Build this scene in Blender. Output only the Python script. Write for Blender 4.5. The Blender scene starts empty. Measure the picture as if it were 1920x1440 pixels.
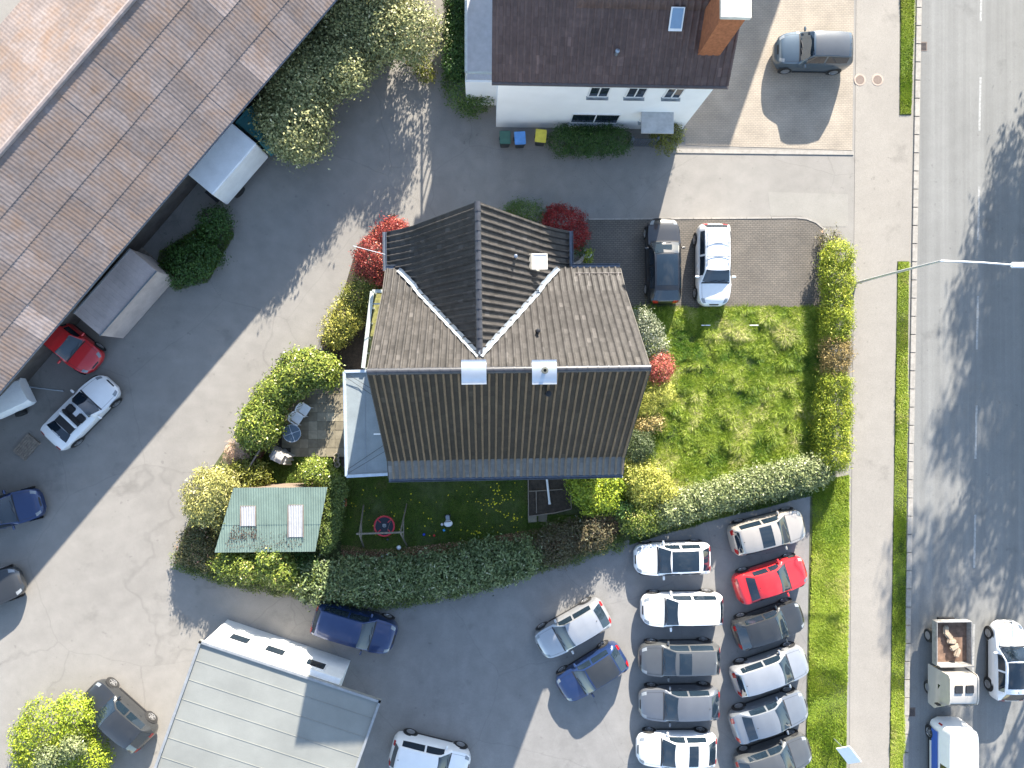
import bpy, bmesh, math, random
import numpy as np
from mathutils import Vector, Matrix
R = math.radians
rng = np.random.default_rng(7)
random.seed(7)
scene = bpy.context.scene
C = scene.collection

# ------------------------------------------------------------------ camera, sky, sun, exposure
CAM_H, FPX, TILT = 39.0, 1331.0, R(-2.37)
cam = bpy.data.cameras.new('camera'); camo = bpy.data.objects.new('camera', cam); C.objects.link(camo)
camo.location = (0, 0, CAM_H); camo.rotation_euler = (0, TILT, 0)
cam.sensor_width = 36.0; cam.lens = FPX / 1920 * 36.0; cam.clip_end = 2000; cam.clip_start = 0.5
scene.camera = camo
SUN_EL, SUN_AZ = R(21.6), R(14.5)          # azimuth clockwise from +Y
sdir = Vector((math.sin(SUN_AZ)*math.cos(SUN_EL), math.cos(SUN_AZ)*math.cos(SUN_EL), math.sin(SUN_EL)))
wd = bpy.data.worlds.new('World'); scene.world = wd; wd.use_nodes = True
nt = wd.node_tree; bg = nt.nodes['Background']
sky = nt.nodes.new('ShaderNodeTexSky'); sky.sky_type = 'NISHITA'; sky.sun_disc = False
sky.sun_elevation = SUN_EL; sky.sun_rotation = SUN_AZ; sky.air_density = 1.0; sky.dust_density = 0.6
# scattered fair-weather clouds over the whole dome
tc = nt.nodes.new('ShaderNodeTexCoord'); nz = nt.nodes.new('ShaderNodeTexNoise'); nz.inputs['Scale'].default_value = 2.6
nz.inputs['Detail'].default_value = 7; nz.inputs['Roughness'].default_value = 0.6
rp = nt.nodes.new('ShaderNodeValToRGB'); rp.color_ramp.elements[0].position = 0.52; rp.color_ramp.elements[1].position = 0.75
mx = nt.nodes.new('ShaderNodeMixRGB'); mx.inputs[2].default_value = (5.5, 5.6, 5.8, 1)
ml = nt.nodes.new('ShaderNodeMath'); ml.operation = 'MULTIPLY'; ml.inputs[1].default_value = 0.4
nt.links.new(tc.outputs['Generated'], nz.inputs['Vector']); nt.links.new(nz.outputs['Fac'], rp.inputs[0])
nt.links.new(rp.outputs[0], ml.inputs[0]); nt.links.new(ml.outputs[0], mx.inputs[0])
nt.links.new(sky.outputs[0], mx.inputs[1]); nt.links.new(mx.outputs[0], bg.inputs[0]); bg.inputs[1].default_value = 0.105
sl = bpy.data.lights.new('sun', 'SUN'); sl.energy = 4.6; sl.angle = R(0.5); sl.color = (1.0, 0.92, 0.79)
so = bpy.data.objects.new('sun', sl); C.objects.link(so); so.location = (20, 40, 60)
so.rotation_euler = sdir.to_track_quat('Z', 'Y').to_euler()
scene.view_settings.view_transform = 'Standard'; scene.view_settings.look = 'None'
scene.view_settings.exposure = 2.1; scene.view_settings.gamma = 1.0
scene.cycles.max_bounces = 6; scene.cycles.transparent_max_bounces = 6

def W(px, py, z=0.0):
    """photo pixel at real height z -> world point"""
    x, y = (px-960)/FPX, (720-py)/FPX
    c, s = math.cos(TILT), math.sin(TILT)
    dx, dz = c*x - s, -s*x - c
    t = (z-CAM_H)/dz
    return Vector((dx*t, y*t, z))
def Wp(pts, z=0.0): return [tuple(W(a, b, z)[:2]) for a, b in pts]

# ------------------------------------------------------------------ materials
MATS = {}
def nodes_of(name):
    m = bpy.data.materials.new(name); m.use_nodes = True
    n = m.node_tree.nodes; p = n['Principled BSDF']
    return m, m.node_tree, p
def mat(name, col, rough=0.6, var=0.15, scale=3.0, metal=0.0, spec=0.5, bump=0.0, bscale=60.0, coat=0.0, col2=None, fine=0.0, detail=4, emit=None, aniso=None):
    if name in MATS: return MATS[name]
    m, t, p = nodes_of(name); N, L = t.nodes, t.links
    p.inputs['Roughness'].default_value = rough; p.inputs['Metallic'].default_value = metal
    p.inputs['Specular IOR Level'].default_value = spec; p.inputs['Coat Weight'].default_value = coat
    p.inputs['Coat Roughness'].default_value = 0.05
    geo = N.new('ShaderNodeNewGeometry'); vec = geo.outputs['Position']
    if aniso:
        mp = N.new('ShaderNodeMapping'); mp.inputs['Scale'].default_value = aniso
        L.new(vec, mp.inputs[0]); vec = mp.outputs[0]
    nz = N.new('ShaderNodeTexNoise'); nz.inputs['Scale'].default_value = scale; nz.inputs['Detail'].default_value = detail
    nz.inputs['Roughness'].default_value = 0.6
    L.new(vec, nz.inputs['Vector'])
    rp = N.new('ShaderNodeValToRGB'); e = rp.color_ramp.elements
    c = np.array(col); c2 = np.array(col2) if col2 is not None else c*(1+var); c1 = c*(1-var)
    e[0].position = 0.32; e[1].position = 0.68
    e[0].color = (*np.clip(c1, 0, 1), 1); e[1].color = (*np.clip(c2, 0, 1), 1)
    L.new(nz.outputs['Fac'], rp.inputs[0]); out = rp.outputs[0]
    if fine > 0:
        n2 = N.new('ShaderNodeTexNoise'); n2.inputs['Scale'].default_value = 28; n2.inputs['Detail'].default_value = 3
        L.new(geo.outputs['Position'], n2.inputs['Vector'])
        mr = N.new('ShaderNodeMapRange'); mr.inputs[3].default_value = 1-fine; mr.inputs[4].default_value = 1+fine
        mr.inputs[1].default_value = 0.3; mr.inputs[2].default_value = 0.7
        L.new(n2.outputs['Fac'], mr.inputs[0])
        mm = N.new('ShaderNodeVectorMath'); mm.operation = 'SCALE'
        L.new(out, mm.inputs[0]); L.new(mr.outputs[0], mm.inputs['Scale']); out = mm.outputs[0]
    L.new(out, p.inputs['Base Color'])
    if bump > 0:
        n3 = N.new('ShaderNodeTexNoise'); n3.inputs['Scale'].default_value = bscale
        L.new(geo.outputs['Position'], n3.inputs['Vector'])
        b = N.new('ShaderNodeBump'); b.inputs['Strength'].default_value = bump; b.inputs['Distance'].default_value = 0.02
        L.new(n3.outputs['Fac'], b.inputs['Height']); L.new(b.outputs[0], p.inputs['Normal'])
    if emit: pass
    MATS[name] = m
    return m

LEAF_GAIN = 1.45
def leafmat(name, c1, c2, rough=0.45, trans=0.25, c3=None):
    """leaf colours by the per-leaf attribute 'tint'"""
    if name in MATS: return MATS[name]
    c1, c2 = [min(0.8, x*LEAF_GAIN) for x in c1], [min(0.8, x*LEAF_GAIN) for x in c2]
    c3 = [min(0.8, x*LEAF_GAIN) for x in c3] if c3 else None
    m, t, p = nodes_of(name); N, L = t.nodes, t.links
    at = N.new('ShaderNodeAttribute'); at.attribute_name = 'tint'
    rp = N.new('ShaderNodeValToRGB'); e = rp.color_ramp.elements
    e[0].color = (*c1, 1); e[1].color = (*c2, 1); e[0].position = 0.1; e[1].position = 0.9
    if c3:
        q = e.new(0.97); q.color = (*c3, 1); e[1].position = 0.8
    L.new(at.outputs['Fac'], rp.inputs[0]); L.new(rp.outputs[0], p.inputs['Base Color'])
    p.inputs['Roughness'].default_value = rough; p.inputs['Specular IOR Level'].default_value = 0.3
    tr = N.new('ShaderNodeBsdfTranslucent'); L.new(rp.outputs[0], tr.inputs['Color'])
    ms = N.new('ShaderNodeMixShader'); ms.inputs[0].default_value = trans*0.6
    L.new(p.outputs[0], ms.inputs[1]); L.new(tr.outputs[0], ms.inputs[2]); L.new(ms.outputs[0], N['Material Output'].inputs['Surface'])
    MATS[name] = m
    return m

def tilemat(name, c1, c2, rough=0.42, rust=None, spec=0.5, roll=None):
    """colour differs from piece to piece (object / island random) plus lichen noise"""
    if name in MATS: return MATS[name]
    m, t, p = nodes_of(name); N, L = t.nodes, t.links
    oi = N.new('ShaderNodeObjectInfo'); geo = N.new('ShaderNodeNewGeometry')
    ad = N.new('ShaderNodeMath'); ad.operation = 'ADD'; fr = N.new('ShaderNodeMath'); fr.operation = 'FRACT'
    L.new(oi.outputs['Random'], ad.inputs[0]); L.new(geo.outputs['Random Per Island'], ad.inputs[1]); L.new(ad.outputs[0], fr.inputs[0])
    rp = N.new('ShaderNodeValToRGB'); e = rp.color_ramp.elements
    e[0].color = (*c1, 1); e[1].color = (*c2, 1)
    q_ = e.new(0.965); q_.color = (*c2, 1); e[2].color = (*[x*1.45 for x in c2], 1); q0_ = e.new(0.93); q0_.color = (*c2, 1)
    L.new(fr.outputs[0], rp.inputs[0])
    nb = N.new('ShaderNodeTexNoise'); nb.inputs['Scale'].default_value = 0.55; nb.inputs['Detail'].default_value = 6; nb.inputs['Roughness'].default_value = 0.65
    L.new(geo.outputs['Position'], nb.inputs['Vector'])
    mb_ = N.new('ShaderNodeMapRange'); mb_.inputs[1].default_value = 0.3; mb_.inputs[2].default_value = 0.7; mb_.inputs[3].default_value = 0.82; mb_.inputs[4].default_value = 1.18
    L.new(nb.outputs['Fac'], mb_.inputs[0])
    nz = N.new('ShaderNodeTexNoise'); nz.inputs['Scale'].default_value = 5; nz.inputs['Detail'].default_value = 6
    L.new(geo.outputs['Position'], nz.inputs['Vector'])
    mr = N.new('ShaderNodeMapRange'); mr.inputs[1].default_value = 0.3; mr.inputs[2].default_value = 0.7
    mr.inputs[3].default_value = 0.85; mr.inputs[4].default_value = 1.15
    L.new(nz.outputs['Fac'], mr.inputs[0])
    sc = N.new('ShaderNodeVectorMath'); sc.operation = 'SCALE'
    base = rp.outputs[0]
    if roll:
        ra = N.new('ShaderNodeAttribute'); ra.attribute_name = 'roll'
        rm = N.new('ShaderNodeMixRGB'); rm.inputs[2].default_value = (*roll, 1); L.new(ra.outputs['Fac'], rm.inputs[0]); L.new(base, rm.inputs[1]); base = rm.outputs[0]
    mm_ = N.new('ShaderNodeMath'); mm_.operation = 'MULTIPLY'; L.new(mr.outputs[0], mm_.inputs[0]); L.new(mb_.outputs[0], mm_.inputs[1])
    L.new(base, sc.inputs[0]); L.new(mm_.outputs[0], sc.inputs['Scale']); out = sc.outputs[0]
    if rust:
        n2 = N.new('ShaderNodeTexNoise'); n2.inputs['Scale'].default_value = 0.8; n2.inputs['Detail'].default_value = 8; n2.inputs['Roughness'].default_value = 0.7
        L.new(geo.outputs['Position'], n2.inputs['Vector'])
        r2 = N.new('ShaderNodeValToRGB'); r2.color_ramp.elements[0].position = 0.44; r2.color_ramp.elements[1].position = 0.74
        L.new(n2.outputs['Fac'], r2.inputs[0])
        mx = N.new('ShaderNodeMixRGB'); mx.inputs[2].default_value = (*rust, 1)
        L.new(r2.outputs[0], mx.inputs[0]); L.new(out, mx.inputs[1]); out = mx.outputs[0]
    L.new(out, p.inputs['Base Color']); p.inputs['Roughness'].default_value = rough; p.inputs['Specular IOR Level'].default_value = spec
    MATS[name] = m
    return m

def brickmat(name, c1, c2, mortar, size, row):
    m, t, p = nodes_of(name); N, L = t.nodes, t.links
    geo = N.new('ShaderNodeNewGeometry'); mp = N.new('ShaderNodeMapping')
    L.new(geo.outputs['Position'], mp.inputs[0])
    br = N.new('ShaderNodeTexBrick'); br.inputs['Scale'].default_value = 1.0
    br.inputs['Brick Width'].default_value = size; br.inputs['Row Height'].default_value = row; br.inputs['Mortar Size'].default_value = 0.012
    br.inputs['Color1'].default_value = (*c1, 1); br.inputs['Color2'].default_value = (*c2, 1); br.inputs['Mortar'].default_value = (*mortar, 1)
    br.inputs['Bias'].default_value = 0.0
    L.new(mp.outputs[0], br.inputs['Vector'])
    nz = N.new('ShaderNodeTexNoise'); nz.inputs['Scale'].default_value = 0.7; nz.inputs['Detail'].default_value = 7
    L.new(geo.outputs['Position'], nz.inputs['Vector'])
    mr = N.new('ShaderNodeMapRange'); mr.inputs[1].default_value = 0.3; mr.inputs[2].default_value = 0.7; mr.inputs[3].default_value = 0.85; mr.inputs[4].default_value = 1.18
    L.new(nz.outputs['Fac'], mr.inputs[0])
    sc = N.new('ShaderNodeVectorMath'); sc.operation = 'SCALE'
    L.new(br.outputs['Color'], sc.inputs[0]); L.new(mr.outputs[0], sc.inputs['Scale']); L.new(sc.outputs[0], p.inputs['Base Color'])
    b = N.new('ShaderNodeBump'); b.inputs['Strength'].default_value = 0.5; b.inputs['Distance'].default_value = 0.01; b.invert = True
    L.new(br.outputs['Fac'], b.inputs['Height']); L.new(b.outputs[0], p.inputs['Normal'])
    p.inputs['Roughness'].default_value = 0.8
    MATS[name] = m
    return m

def asphalt(name, col, patch=0.12, streak=None, crack=True):
    """worn asphalt: mottling at several scales, cracks, stretched traffic wear"""
    m, t, p = nodes_of(name); N, L = t.nodes, t.links
    geo = N.new('ShaderNodeNewGeometry'); P = geo.outputs['Position']
    def noise(scale, detail, lo, hi, vec=P, a=0.3, b=0.7):
        n = N.new('ShaderNodeTexNoise'); n.inputs['Scale'].default_value = scale; n.inputs['Detail'].default_value = detail; n.inputs['Roughness'].default_value = 0.65
        L.new(vec, n.inputs['Vector'])
        r = N.new('ShaderNodeMapRange'); r.inputs[1].default_value = a; r.inputs[2].default_value = b; r.inputs[3].default_value = lo; r.inputs[4].default_value = hi
        L.new(n.outputs['Fac'], r.inputs[0]); return r.outputs[0]
    f = noise(0.16, 5, 1-patch, 1+patch)
    def mul(a, b):
        q = N.new('ShaderNodeMath'); q.operation = 'MULTIPLY'; L.new(a, q.inputs[0]); L.new(b, q.inputs[1]); return q.outputs[0]
    f = mul(f, noise(1.3, 6, 1-patch*0.8, 1+patch*0.8)); f = mul(f, noise(30, 2, 0.86, 1.14)); f = mul(f, noise(0.5, 5, 1.0, 0.84, a=0.6, b=0.7)); f = mul(f, noise(2.3, 2, 1.0, 0.8, a=0.68, b=0.74))
    if streak:
        mp = N.new('ShaderNodeMapping'); mp.inputs['Scale'].default_value = streak; L.new(P, mp.inputs[0])
        f = mul(f, noise(1.0, 4, 0.86, 1.12, mp.outputs[0]))
    if crack:
        n = N.new('ShaderNodeTexNoise'); n.inputs['Scale'].default_value = 0.35; n.inputs['Detail'].default_value = 3; L.new(P, n.inputs['Vector'])
        av = N.new('ShaderNodeVectorMath'); av.operation = 'ADD'; L.new(P, av.inputs[0]); L.new(n.outputs['Color'], av.inputs[1])
        v = N.new('ShaderNodeTexVoronoi'); v.feature = 'DISTANCE_TO_EDGE'; v.inputs['Scale'].default_value = 0.13; L.new(av.outputs[0], v.inputs['Vector'])
        r = N.new('ShaderNodeMapRange'); r.inputs[1].default_value = 0.0; r.inputs[2].default_value = 0.004; r.inputs[3].default_value = 0.86; r.inputs[4].default_value = 1.0
        L.new(v.outputs['Distance'], r.inputs[0]); f = mul(f, r.outputs[0])
    rgb = N.new('ShaderNodeRGB'); rgb.outputs[0].default_value = (*col, 1)
    sc = N.new('ShaderNodeVectorMath'); sc.operation = 'SCALE'; L.new(rgb.outputs[0], sc.inputs[0]); L.new(f, sc.inputs['Scale'])
    L.new(sc.outputs[0], p.inputs['Base Color']); p.inputs['Roughness'].default_value = 0.85; p.inputs['Specular IOR Level'].default_value = 0.25
    b = N.new('ShaderNodeBump'); b.inputs['Strength'].default_value = 0.25; b.inputs['Distance'].default_value = 0.01
    nb = N.new('ShaderNodeTexNoise'); nb.inputs['Scale'].default_value = 60; L.new(P, nb.inputs['Vector']); L.new(nb.outputs['Fac'], b.inputs['Height']); L.new(b.outputs[0], p.inputs['Normal'])
    MATS[name] = m
    return m

# ------------------------------------------------------------------ mesh helpers
class MB:
    """collects faces; build() links them as ONE mesh object"""
    def __init__(s): s.v = []; s.f = []
    def add(s, vs, fs):
        o = len(s.v); s.v += [tuple(v) for v in vs]; s.f += [tuple(i+o for i in f) for f in fs]; return s
    def box(s, c, d, rz=0.0, M=None):
        x, y, z = d[0]/2, d[1]/2, d[2]/2
        vs = [Vector((a*x, b*y, e*z)) for e in (-1, 1) for b in (-1, 1) for a in (-1, 1)]
        if M is None: M = Matrix.Translation(c) @ Matrix.Rotation(rz, 4, 'Z')
        else: M = Matrix.Translation(c) @ M
        return s.add([M @ v for v in vs], [(0, 2, 3, 1), (4, 5, 7, 6), (0, 1, 5, 4), (2, 6, 7, 3), (0, 4, 6, 2), (1, 3, 7, 5)])
    def bar(s, a, b, w, h=None):
        a, b = Vector(a), Vector(b); d = b-a; h = h or w
        M = d.to_track_quat('X', 'Z').to_matrix().to_4x4()
        return s.box((a+b)/2, (d.length, w, h), M=M)
    def prism(s, poly, z0, z1):
        n = len(poly); a = sum(poly[i][0]*poly[(i+1) % n][1]-poly[(i+1) % n][0]*poly[i][1] for i in range(n))
        if a < 0: poly = poly[::-1]
        vs = [(p[0], p[1], z0) for p in poly]+[(p[0], p[1], z1) for p in poly]
        fs = [tuple(range(n))[::-1], tuple(range(n, 2*n))]+[(i, (i+1) % n, n+(i+1) % n, n+i) for i in range(n)]
        return s.add(vs, fs)
    def sheet(s, poly, z):
        n = len(poly); a = sum(poly[i][0]*poly[(i+1) % n][1]-poly[(i+1) % n][0]*poly[i][1] for i in range(n))
        if a < 0: poly = poly[::-1]
        return s.add([(p[0], p[1], z) for p in poly], [tuple(range(n))])
    def tube(s, pts, r, n=8, cap=True):
        pts = [Vector(p) for p in pts]; rs = r if isinstance(r, (list, tuple)) else [r]*len(pts)
        vs = []; up = None
        for i, p in enumerate(pts):
            d = (pts[min(i+1, len(pts)-1)]-pts[max(i-1, 0)]).normalized()
            q = Vector((0, 0, 1)) if abs(d.z) < 0.9 else Vector((1, 0, 0))
            a = d.cross(q).normalized(); b = a.cross(d)
            vs += [p+(a*math.cos(2*math.pi*k/n)+b*math.sin(2*math.pi*k/n))*rs[i] for k in range(n)]
        fs = [(i*n+k, i*n+(k+1) % n, (i+1)*n+(k+1) % n, (i+1)*n+k) for i in range(len(pts)-1) for k in range(n)]
        if cap: fs += [tuple(range(n))[::-1], tuple(range((len(pts)-1)*n, len(pts)*n))]
        return s.add(vs, fs)
    def lathe(s, prof, c=(0, 0, 0), n=20, axis='Z'):
        vs = []
        for r, z in prof:
            for k in range(n):
                a = 2*math.pi*k/n; v = (r*math.cos(a), r*math.sin(a), z)
                if axis == 'Y': v = (v[0], v[2], v[1])
                if axis == 'X': v = (v[2], v[0], v[1])
                vs.append((v[0]+c[0], v[1]+c[1], v[2]+c[2]))
        m = len(prof)
        return s.add(vs, [(i*n+k, i*n+(k+1) % n, (i+1)*n+(k+1) % n, (i+1)*n+k) for i in range(m-1) for k in range(n)])
    def build(s, name, material, parent=None, smooth=False, bevel=0.0, sharp=40, origin=None):
        me = bpy.data.meshes.new(name); vs = s.v
        if origin is not None: vs = [(v[0]-origin[0], v[1]-origin[1], v[2]-origin[2]) for v in vs]
        me.from_pydata(vs, [], s.f)
        bm = bmesh.new(); bm.from_mesh(me)
        if bevel > 0:
            bmesh.ops.bevel(bm, geom=bm.edges[:], offset=bevel, segments=2, affect='EDGES', clamp_overlap=True)
        bmesh.ops.recalc_face_normals(bm, faces=bm.faces[:]) if len(bm.faces) > 1 else None
        bm.to_mesh(me); bm.free()
        me.materials.append(material)
        if smooth or bevel > 0:
            for p in me.polygons: p.use_smooth = True
            me.set_sharp_from_angle(angle=R(sharp))
        o = bpy.data.objects.new(name, me); C.objects.link(o)
        if parent is not None: o.parent = parent
        elif origin is not None: o.location = origin
        return o

def npmesh(name, V, F, material, parent=None, tint=None, loc=None, smooth=False):
    """fast mesh from numpy arrays (F: n x k)"""
    me = bpy.data.meshes.new(name); n, k = F.shape
    me.vertices.add(len(V)); me.vertices.foreach_set('co', np.ascontiguousarray(V, dtype=np.float32).ravel())
    me.loops.add(n*k); me.loops.foreach_set('vertex_index', np.ascontiguousarray(F, dtype=np.int32).ravel())
    me.polygons.add(n); me.polygons.foreach_set('loop_start', np.arange(0, n*k, k, dtype=np.int32))
    if smooth: me.polygons.foreach_set('use_smooth', np.ones(n, dtype=bool))
    if tint is not None:
        a = me.attributes.new('tint', 'FLOAT', 'FACE'); a.data.foreach_set('value', tint.astype(np.float32))
    me.update(calc_edges=True); me.materials.append(material)
    o = bpy.data.objects.new(name, me); C.objects.link(o)
    if parent is not None: o.parent = parent
    if loc is not None: o.location = loc
    return o

def tag(o, label, cat, group=None, kind=None):
    o['label'] = label
    if cat: o['category'] = cat
    if group: o['group'] = group
    if kind: o['kind'] = kind
    return o
def thing(name, label, cat, loc=(0, 0, 0), rz=0.0, group=None):
    o = bpy.data.objects.new(name, None); C.objects.link(o); o.location = loc; o.rotation_euler = (0, 0, rz)
    o.empty_display_size = 0.3
    return tag(o, label, cat, group)
def struct(name, mb, m, label=None, **k):
    o = mb.build(name, m, **k); o['kind'] = 'structure'
    if label: o['label'] = label
    return o
def share(name, me, parent, M):
    o = bpy.data.objects.new(name, me); C.objects.link(o); o.parent = parent; o.matrix_local = M; return o

# ------------------------------------------------------------------ ground, roads, paving
m_yard = asphalt('yard_asphalt', (0.235, 0.222, 0.205), 0.10)
m_road = asphalt('road_asphalt', (0.195, 0.195, 0.19), 0.06, streak=(2.2, 0.03, 1), crack=False)
m_lot = asphalt('lot_asphalt', (0.21, 0.205, 0.20), 0.12)
m_walk = asphalt('walk_paving', (0.265, 0.245, 0.22), 0.06, crack=False)
m_conc = mat('kerb_concrete', (0.29, 0.27, 0.245), 0.85, 0.15, 4, fine=0.12)
m_drive = brickmat('beige_drive_paving', (0.32, 0.275, 0.22), (0.285, 0.245, 0.20), (0.22, 0.19, 0.155), 0.2, 0.1)
m_pave = brickmat('parking_bricks', (0.135, 0.117, 0.10), (0.108, 0.096, 0.084), (0.05, 0.045, 0.037), 0.21, 0.105)
m_soil = mat('soil', (0.05, 0.038, 0.028), 0.95, 0.35, 6, bump=0.8, bscale=25, fine=0.3)
m_turf = mat('turf_soil', (0.07, 0.085, 0.03), 0.95, 0.4, 2.5, bump=0.6, bscale=30, fine=0.3)

g = MB().sheet([(-450, -450), (450, -450), (450, 450), (-450, 450)], 0.0); struct('ground', g, m_yard, 'worn grey asphalt yard all round the house')
lot = MB().sheet(Wp([(560, 1112), (740, 1130), (900, 1100), (1180, 1018), (1520, 925), (1512, 1500), (700, 1500), (640, 1250)]), 0.004)
struct('parking_lot', lot, m_lot, 'grey asphalt car lot with rows of cars')
road = MB().sheet(Wp([(1733, -300), (2500, -300), (2500, 1900), (1694, 1900)]), 0.008)
struct('road', road, m_road, 'grey main road with tree shadows')
# footway with raised kerb
walk = MB().prism(Wp([(1608, -300), (1722, -300), (1684, 1900), (1588, 1900)]), -0.05, 0.016); struct('pavement', walk, m_walk, 'pale footway beside the road')
kb = thing('kerb', 'pale concrete kerb between footway and road', 'kerb', W(1720, 700)); kb['kind'] = 'structure'; del kb['category']
kx = lambda y: 1727.5 - (y+300)*0.0177
yy = -120
while yy < 1560:
    a, b = W(kx(yy), yy), W(kx(yy+33), yy+33)
    v = b-a; q = MB().bar(a+v*0.004+Vector((0, 0, 0.0)), b-v*0.004+Vector((0, 0, 0.0)), 0.30, 0.18)
    q.build('kerb_stone', m_conc, kb, bevel=0.015, origin=kb.location); yy += 34
# driveway in front of the upper house
dv = MB().sheet(Wp([(1285, 272), (1598, 282), (1604, -300), (1285, -300)]), 0.010); struct('driveway', dv, m_drive, 'beige paved forecourt beside the white house')
ed = MB().bar(W(1255, 283, 0.01), W(1600, 287, 0.01), 0.22, 0.05); struct('edging_strip', ed, m_conc, 'concrete strip along the beige forecourt')
# brick parking bay
pb = Wp([(1100, 411), (1492, 408), (1520, 412), (1540, 424), (1546, 440), (1548, 576), (1130, 580), (1090, 470)])
struct('parking_bay', MB().sheet(pb, 0.012), m_pave, 'brick paved parking bay with two cars')
pe = thing('bay_edging', 'thin concrete edging of the brick parking bay', 'edging', W(1300, 409)); pe['kind'] = 'structure'; del pe['category']
ep = [(1104, 411), (1200, 410.3), (1300, 409.6), (1400, 409), (1492, 408), (1512, 410), (1530, 417), (1543, 428)]
for a, b in zip(ep, ep[1:]):
    a, b = W(*a), W(*b); n = max(1, int((b-a).length/1.0))
    for i in range(n):
        p0, p1 = a.lerp(b, i/n+0.004), a.lerp(b, (i+1)/n-0.004)
        MB().bar(p0+Vector((0, 0, 0.005)), p1+Vector((0, 0, 0.005)), 0.09, 0.06).build('edging_stone', m_conc, pe, origin=pe.location)
struct('lawn_soil', MB().sheet(Wp([(1120, 578), (1552, 574), (1560, 890), (1300, 950), (1180, 1000), (1060, 1000), (1060, 880)]), 0.010), m_turf, 'soil under the tall meadow grass')
struct('garden_soil', MB().sheet(Wp([(330, 1045), (350, 985), (390, 890), (430, 830), (520, 850), (640, 870), (700, 880), (1180, 880), (1180, 1012), (1000, 1065), (900, 1096), (740, 1128), (600, 1115), (450, 1088)]), 0.008), m_turf, 'shaded back garden soil under lawn and hedges')
struct('planting_soil', MB().sheet(Wp([(670, 460), (700, 430), (740, 400), (760, 560), (730, 700), (620, 690), (600, 640), (640, 560)]), 0.006), m_soil, 'dark planting soil beside the balcony')
struct('verge_soil', MB().sheet(Wp([(1520, 905), (1592, 890), (1586, 1500), (1508, 1500)]), 0.020), m_turf, 'soil of the grass strip beside the car lot')
struct('verge_soil', MB().prism(Wp([(1688, -200), (1717, -200), (1708, 216), (1686, 216)]), 0.0, 0.03), m_turf, 'soil of the upper grass verge by the road')
struct('verge_soil', MB().prism(Wp([(1682, 490), (1704, 490), (1694, 1500), (1666, 1500)]), 0.0, 0.03), m_turf, 'soil of the lower grass verge by the road')
# patches of newer asphalt
struct('asphalt_patch', MB().sheet(Wp([(1440, 360), (1590, 364), (1590, 425), (1545, 425), (1500, 405), (1445, 405)]), 0.006), asphalt('pale_patch', (0.255, 0.243, 0.222), 0.06, crack=False), 'paler asphalt patch at the lane mouth')

# road paint
m_paint = mat('road_paint', (0.3, 0.3, 0.295), 0.7, 0.25, 8, fine=0.2)
for i in range(-1, 9):
    y0 = -60+i*205
    a = Wp([(1838-y0*0.012, y0), (1842-y0*0.012, y0), (1841-(y0+100)*0.012, y0+100), (1837-(y0+100)*0.012, y0+100)])
    o = MB().sheet(a, 0.012).build('lane_marking', m_paint); tag(o, 'worn white dash of the road centre line', None, 'centre line dashes'); o['kind'] = 'structure'

# ------------------------------------------------------------------ foliage
def pip(px, py, poly):
    c = np.zeros(len(px), bool); n = len(poly)
    for i in range(n):
        x1, y1 = poly[i]; x2, y2 = poly[(i+1) % n]
        k = ((y1 > py) != (y2 > py)) & (px < (x2-x1)*(py-y1)/(y2-y1+1e-12)+x1); c ^= k
    return c
def inpoly(poly, n):
    P = np.array(poly); lo, hi = P.min(0), P.max(0); out = []; tot = 0
    while tot < n:
        q = rng.uniform(lo, hi, (n*2, 2)); q = q[pip(q[:, 0], q[:, 1], poly)]; out.append(q); tot += len(q)
    return np.concatenate(out)[:n]
def unit(v): return v/np.maximum(np.linalg.norm(v, axis=1, keepdims=True), 1e-9)
def vnoise(x, y, s, seed=0):
    """smooth 2-D value noise in 0..1, three octaves"""
    v = np.zeros_like(x); a = 0
    for k in range(3):
        G = np.random.default_rng(seed*31+k).uniform(0, 1, (257, 257)); f = s*0.32*(2.1**k); w = 0.55**k; a += w
        u, t = x*f+37.3*k+500, y*f+91.7*k+500; iu, it = np.floor(u).astype(int), np.floor(t).astype(int); fu, ft = u-iu, t-it
        fu, ft = fu*fu*(3-2*fu), ft*ft*(3-2*ft); g = lambda p, q: G[p % 257, q % 257]
        v += w*((g(iu, it)*(1-fu)+g(iu+1, it)*fu)*(1-ft)+(g(iu, it+1)*(1-fu)+g(iu+1, it+1)*fu)*ft)
    return np.clip(0.5+(v/a-0.5)*1.7, 0, 1)

def leaves_from(P, Nn, L, Wd, curl=0.25):
    """rhombic folded leaves: base P, face normal Nn, length L, width Wd -> V (4n), F (n x 4)"""
    n = len(P); rnd = unit(rng.normal(size=(n, 3))); A = unit(rnd-Nn*(rnd*Nn).sum(1, keepdims=True)*0.8); B = unit(np.cross(Nn, A))
    L = L[:, None]; Wd = Wd[:, None]
    P = P-A*L*0.4
    mid = P+A*L*0.5+Nn*L*curl*0.3
    V = np.stack([P, mid+B*Wd*0.5, P+A*L-Nn*L*curl*0.3, mid-B*Wd*0.5], 1).reshape(-1, 3)
    return V, np.arange(4*n).reshape(n, 4)

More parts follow.
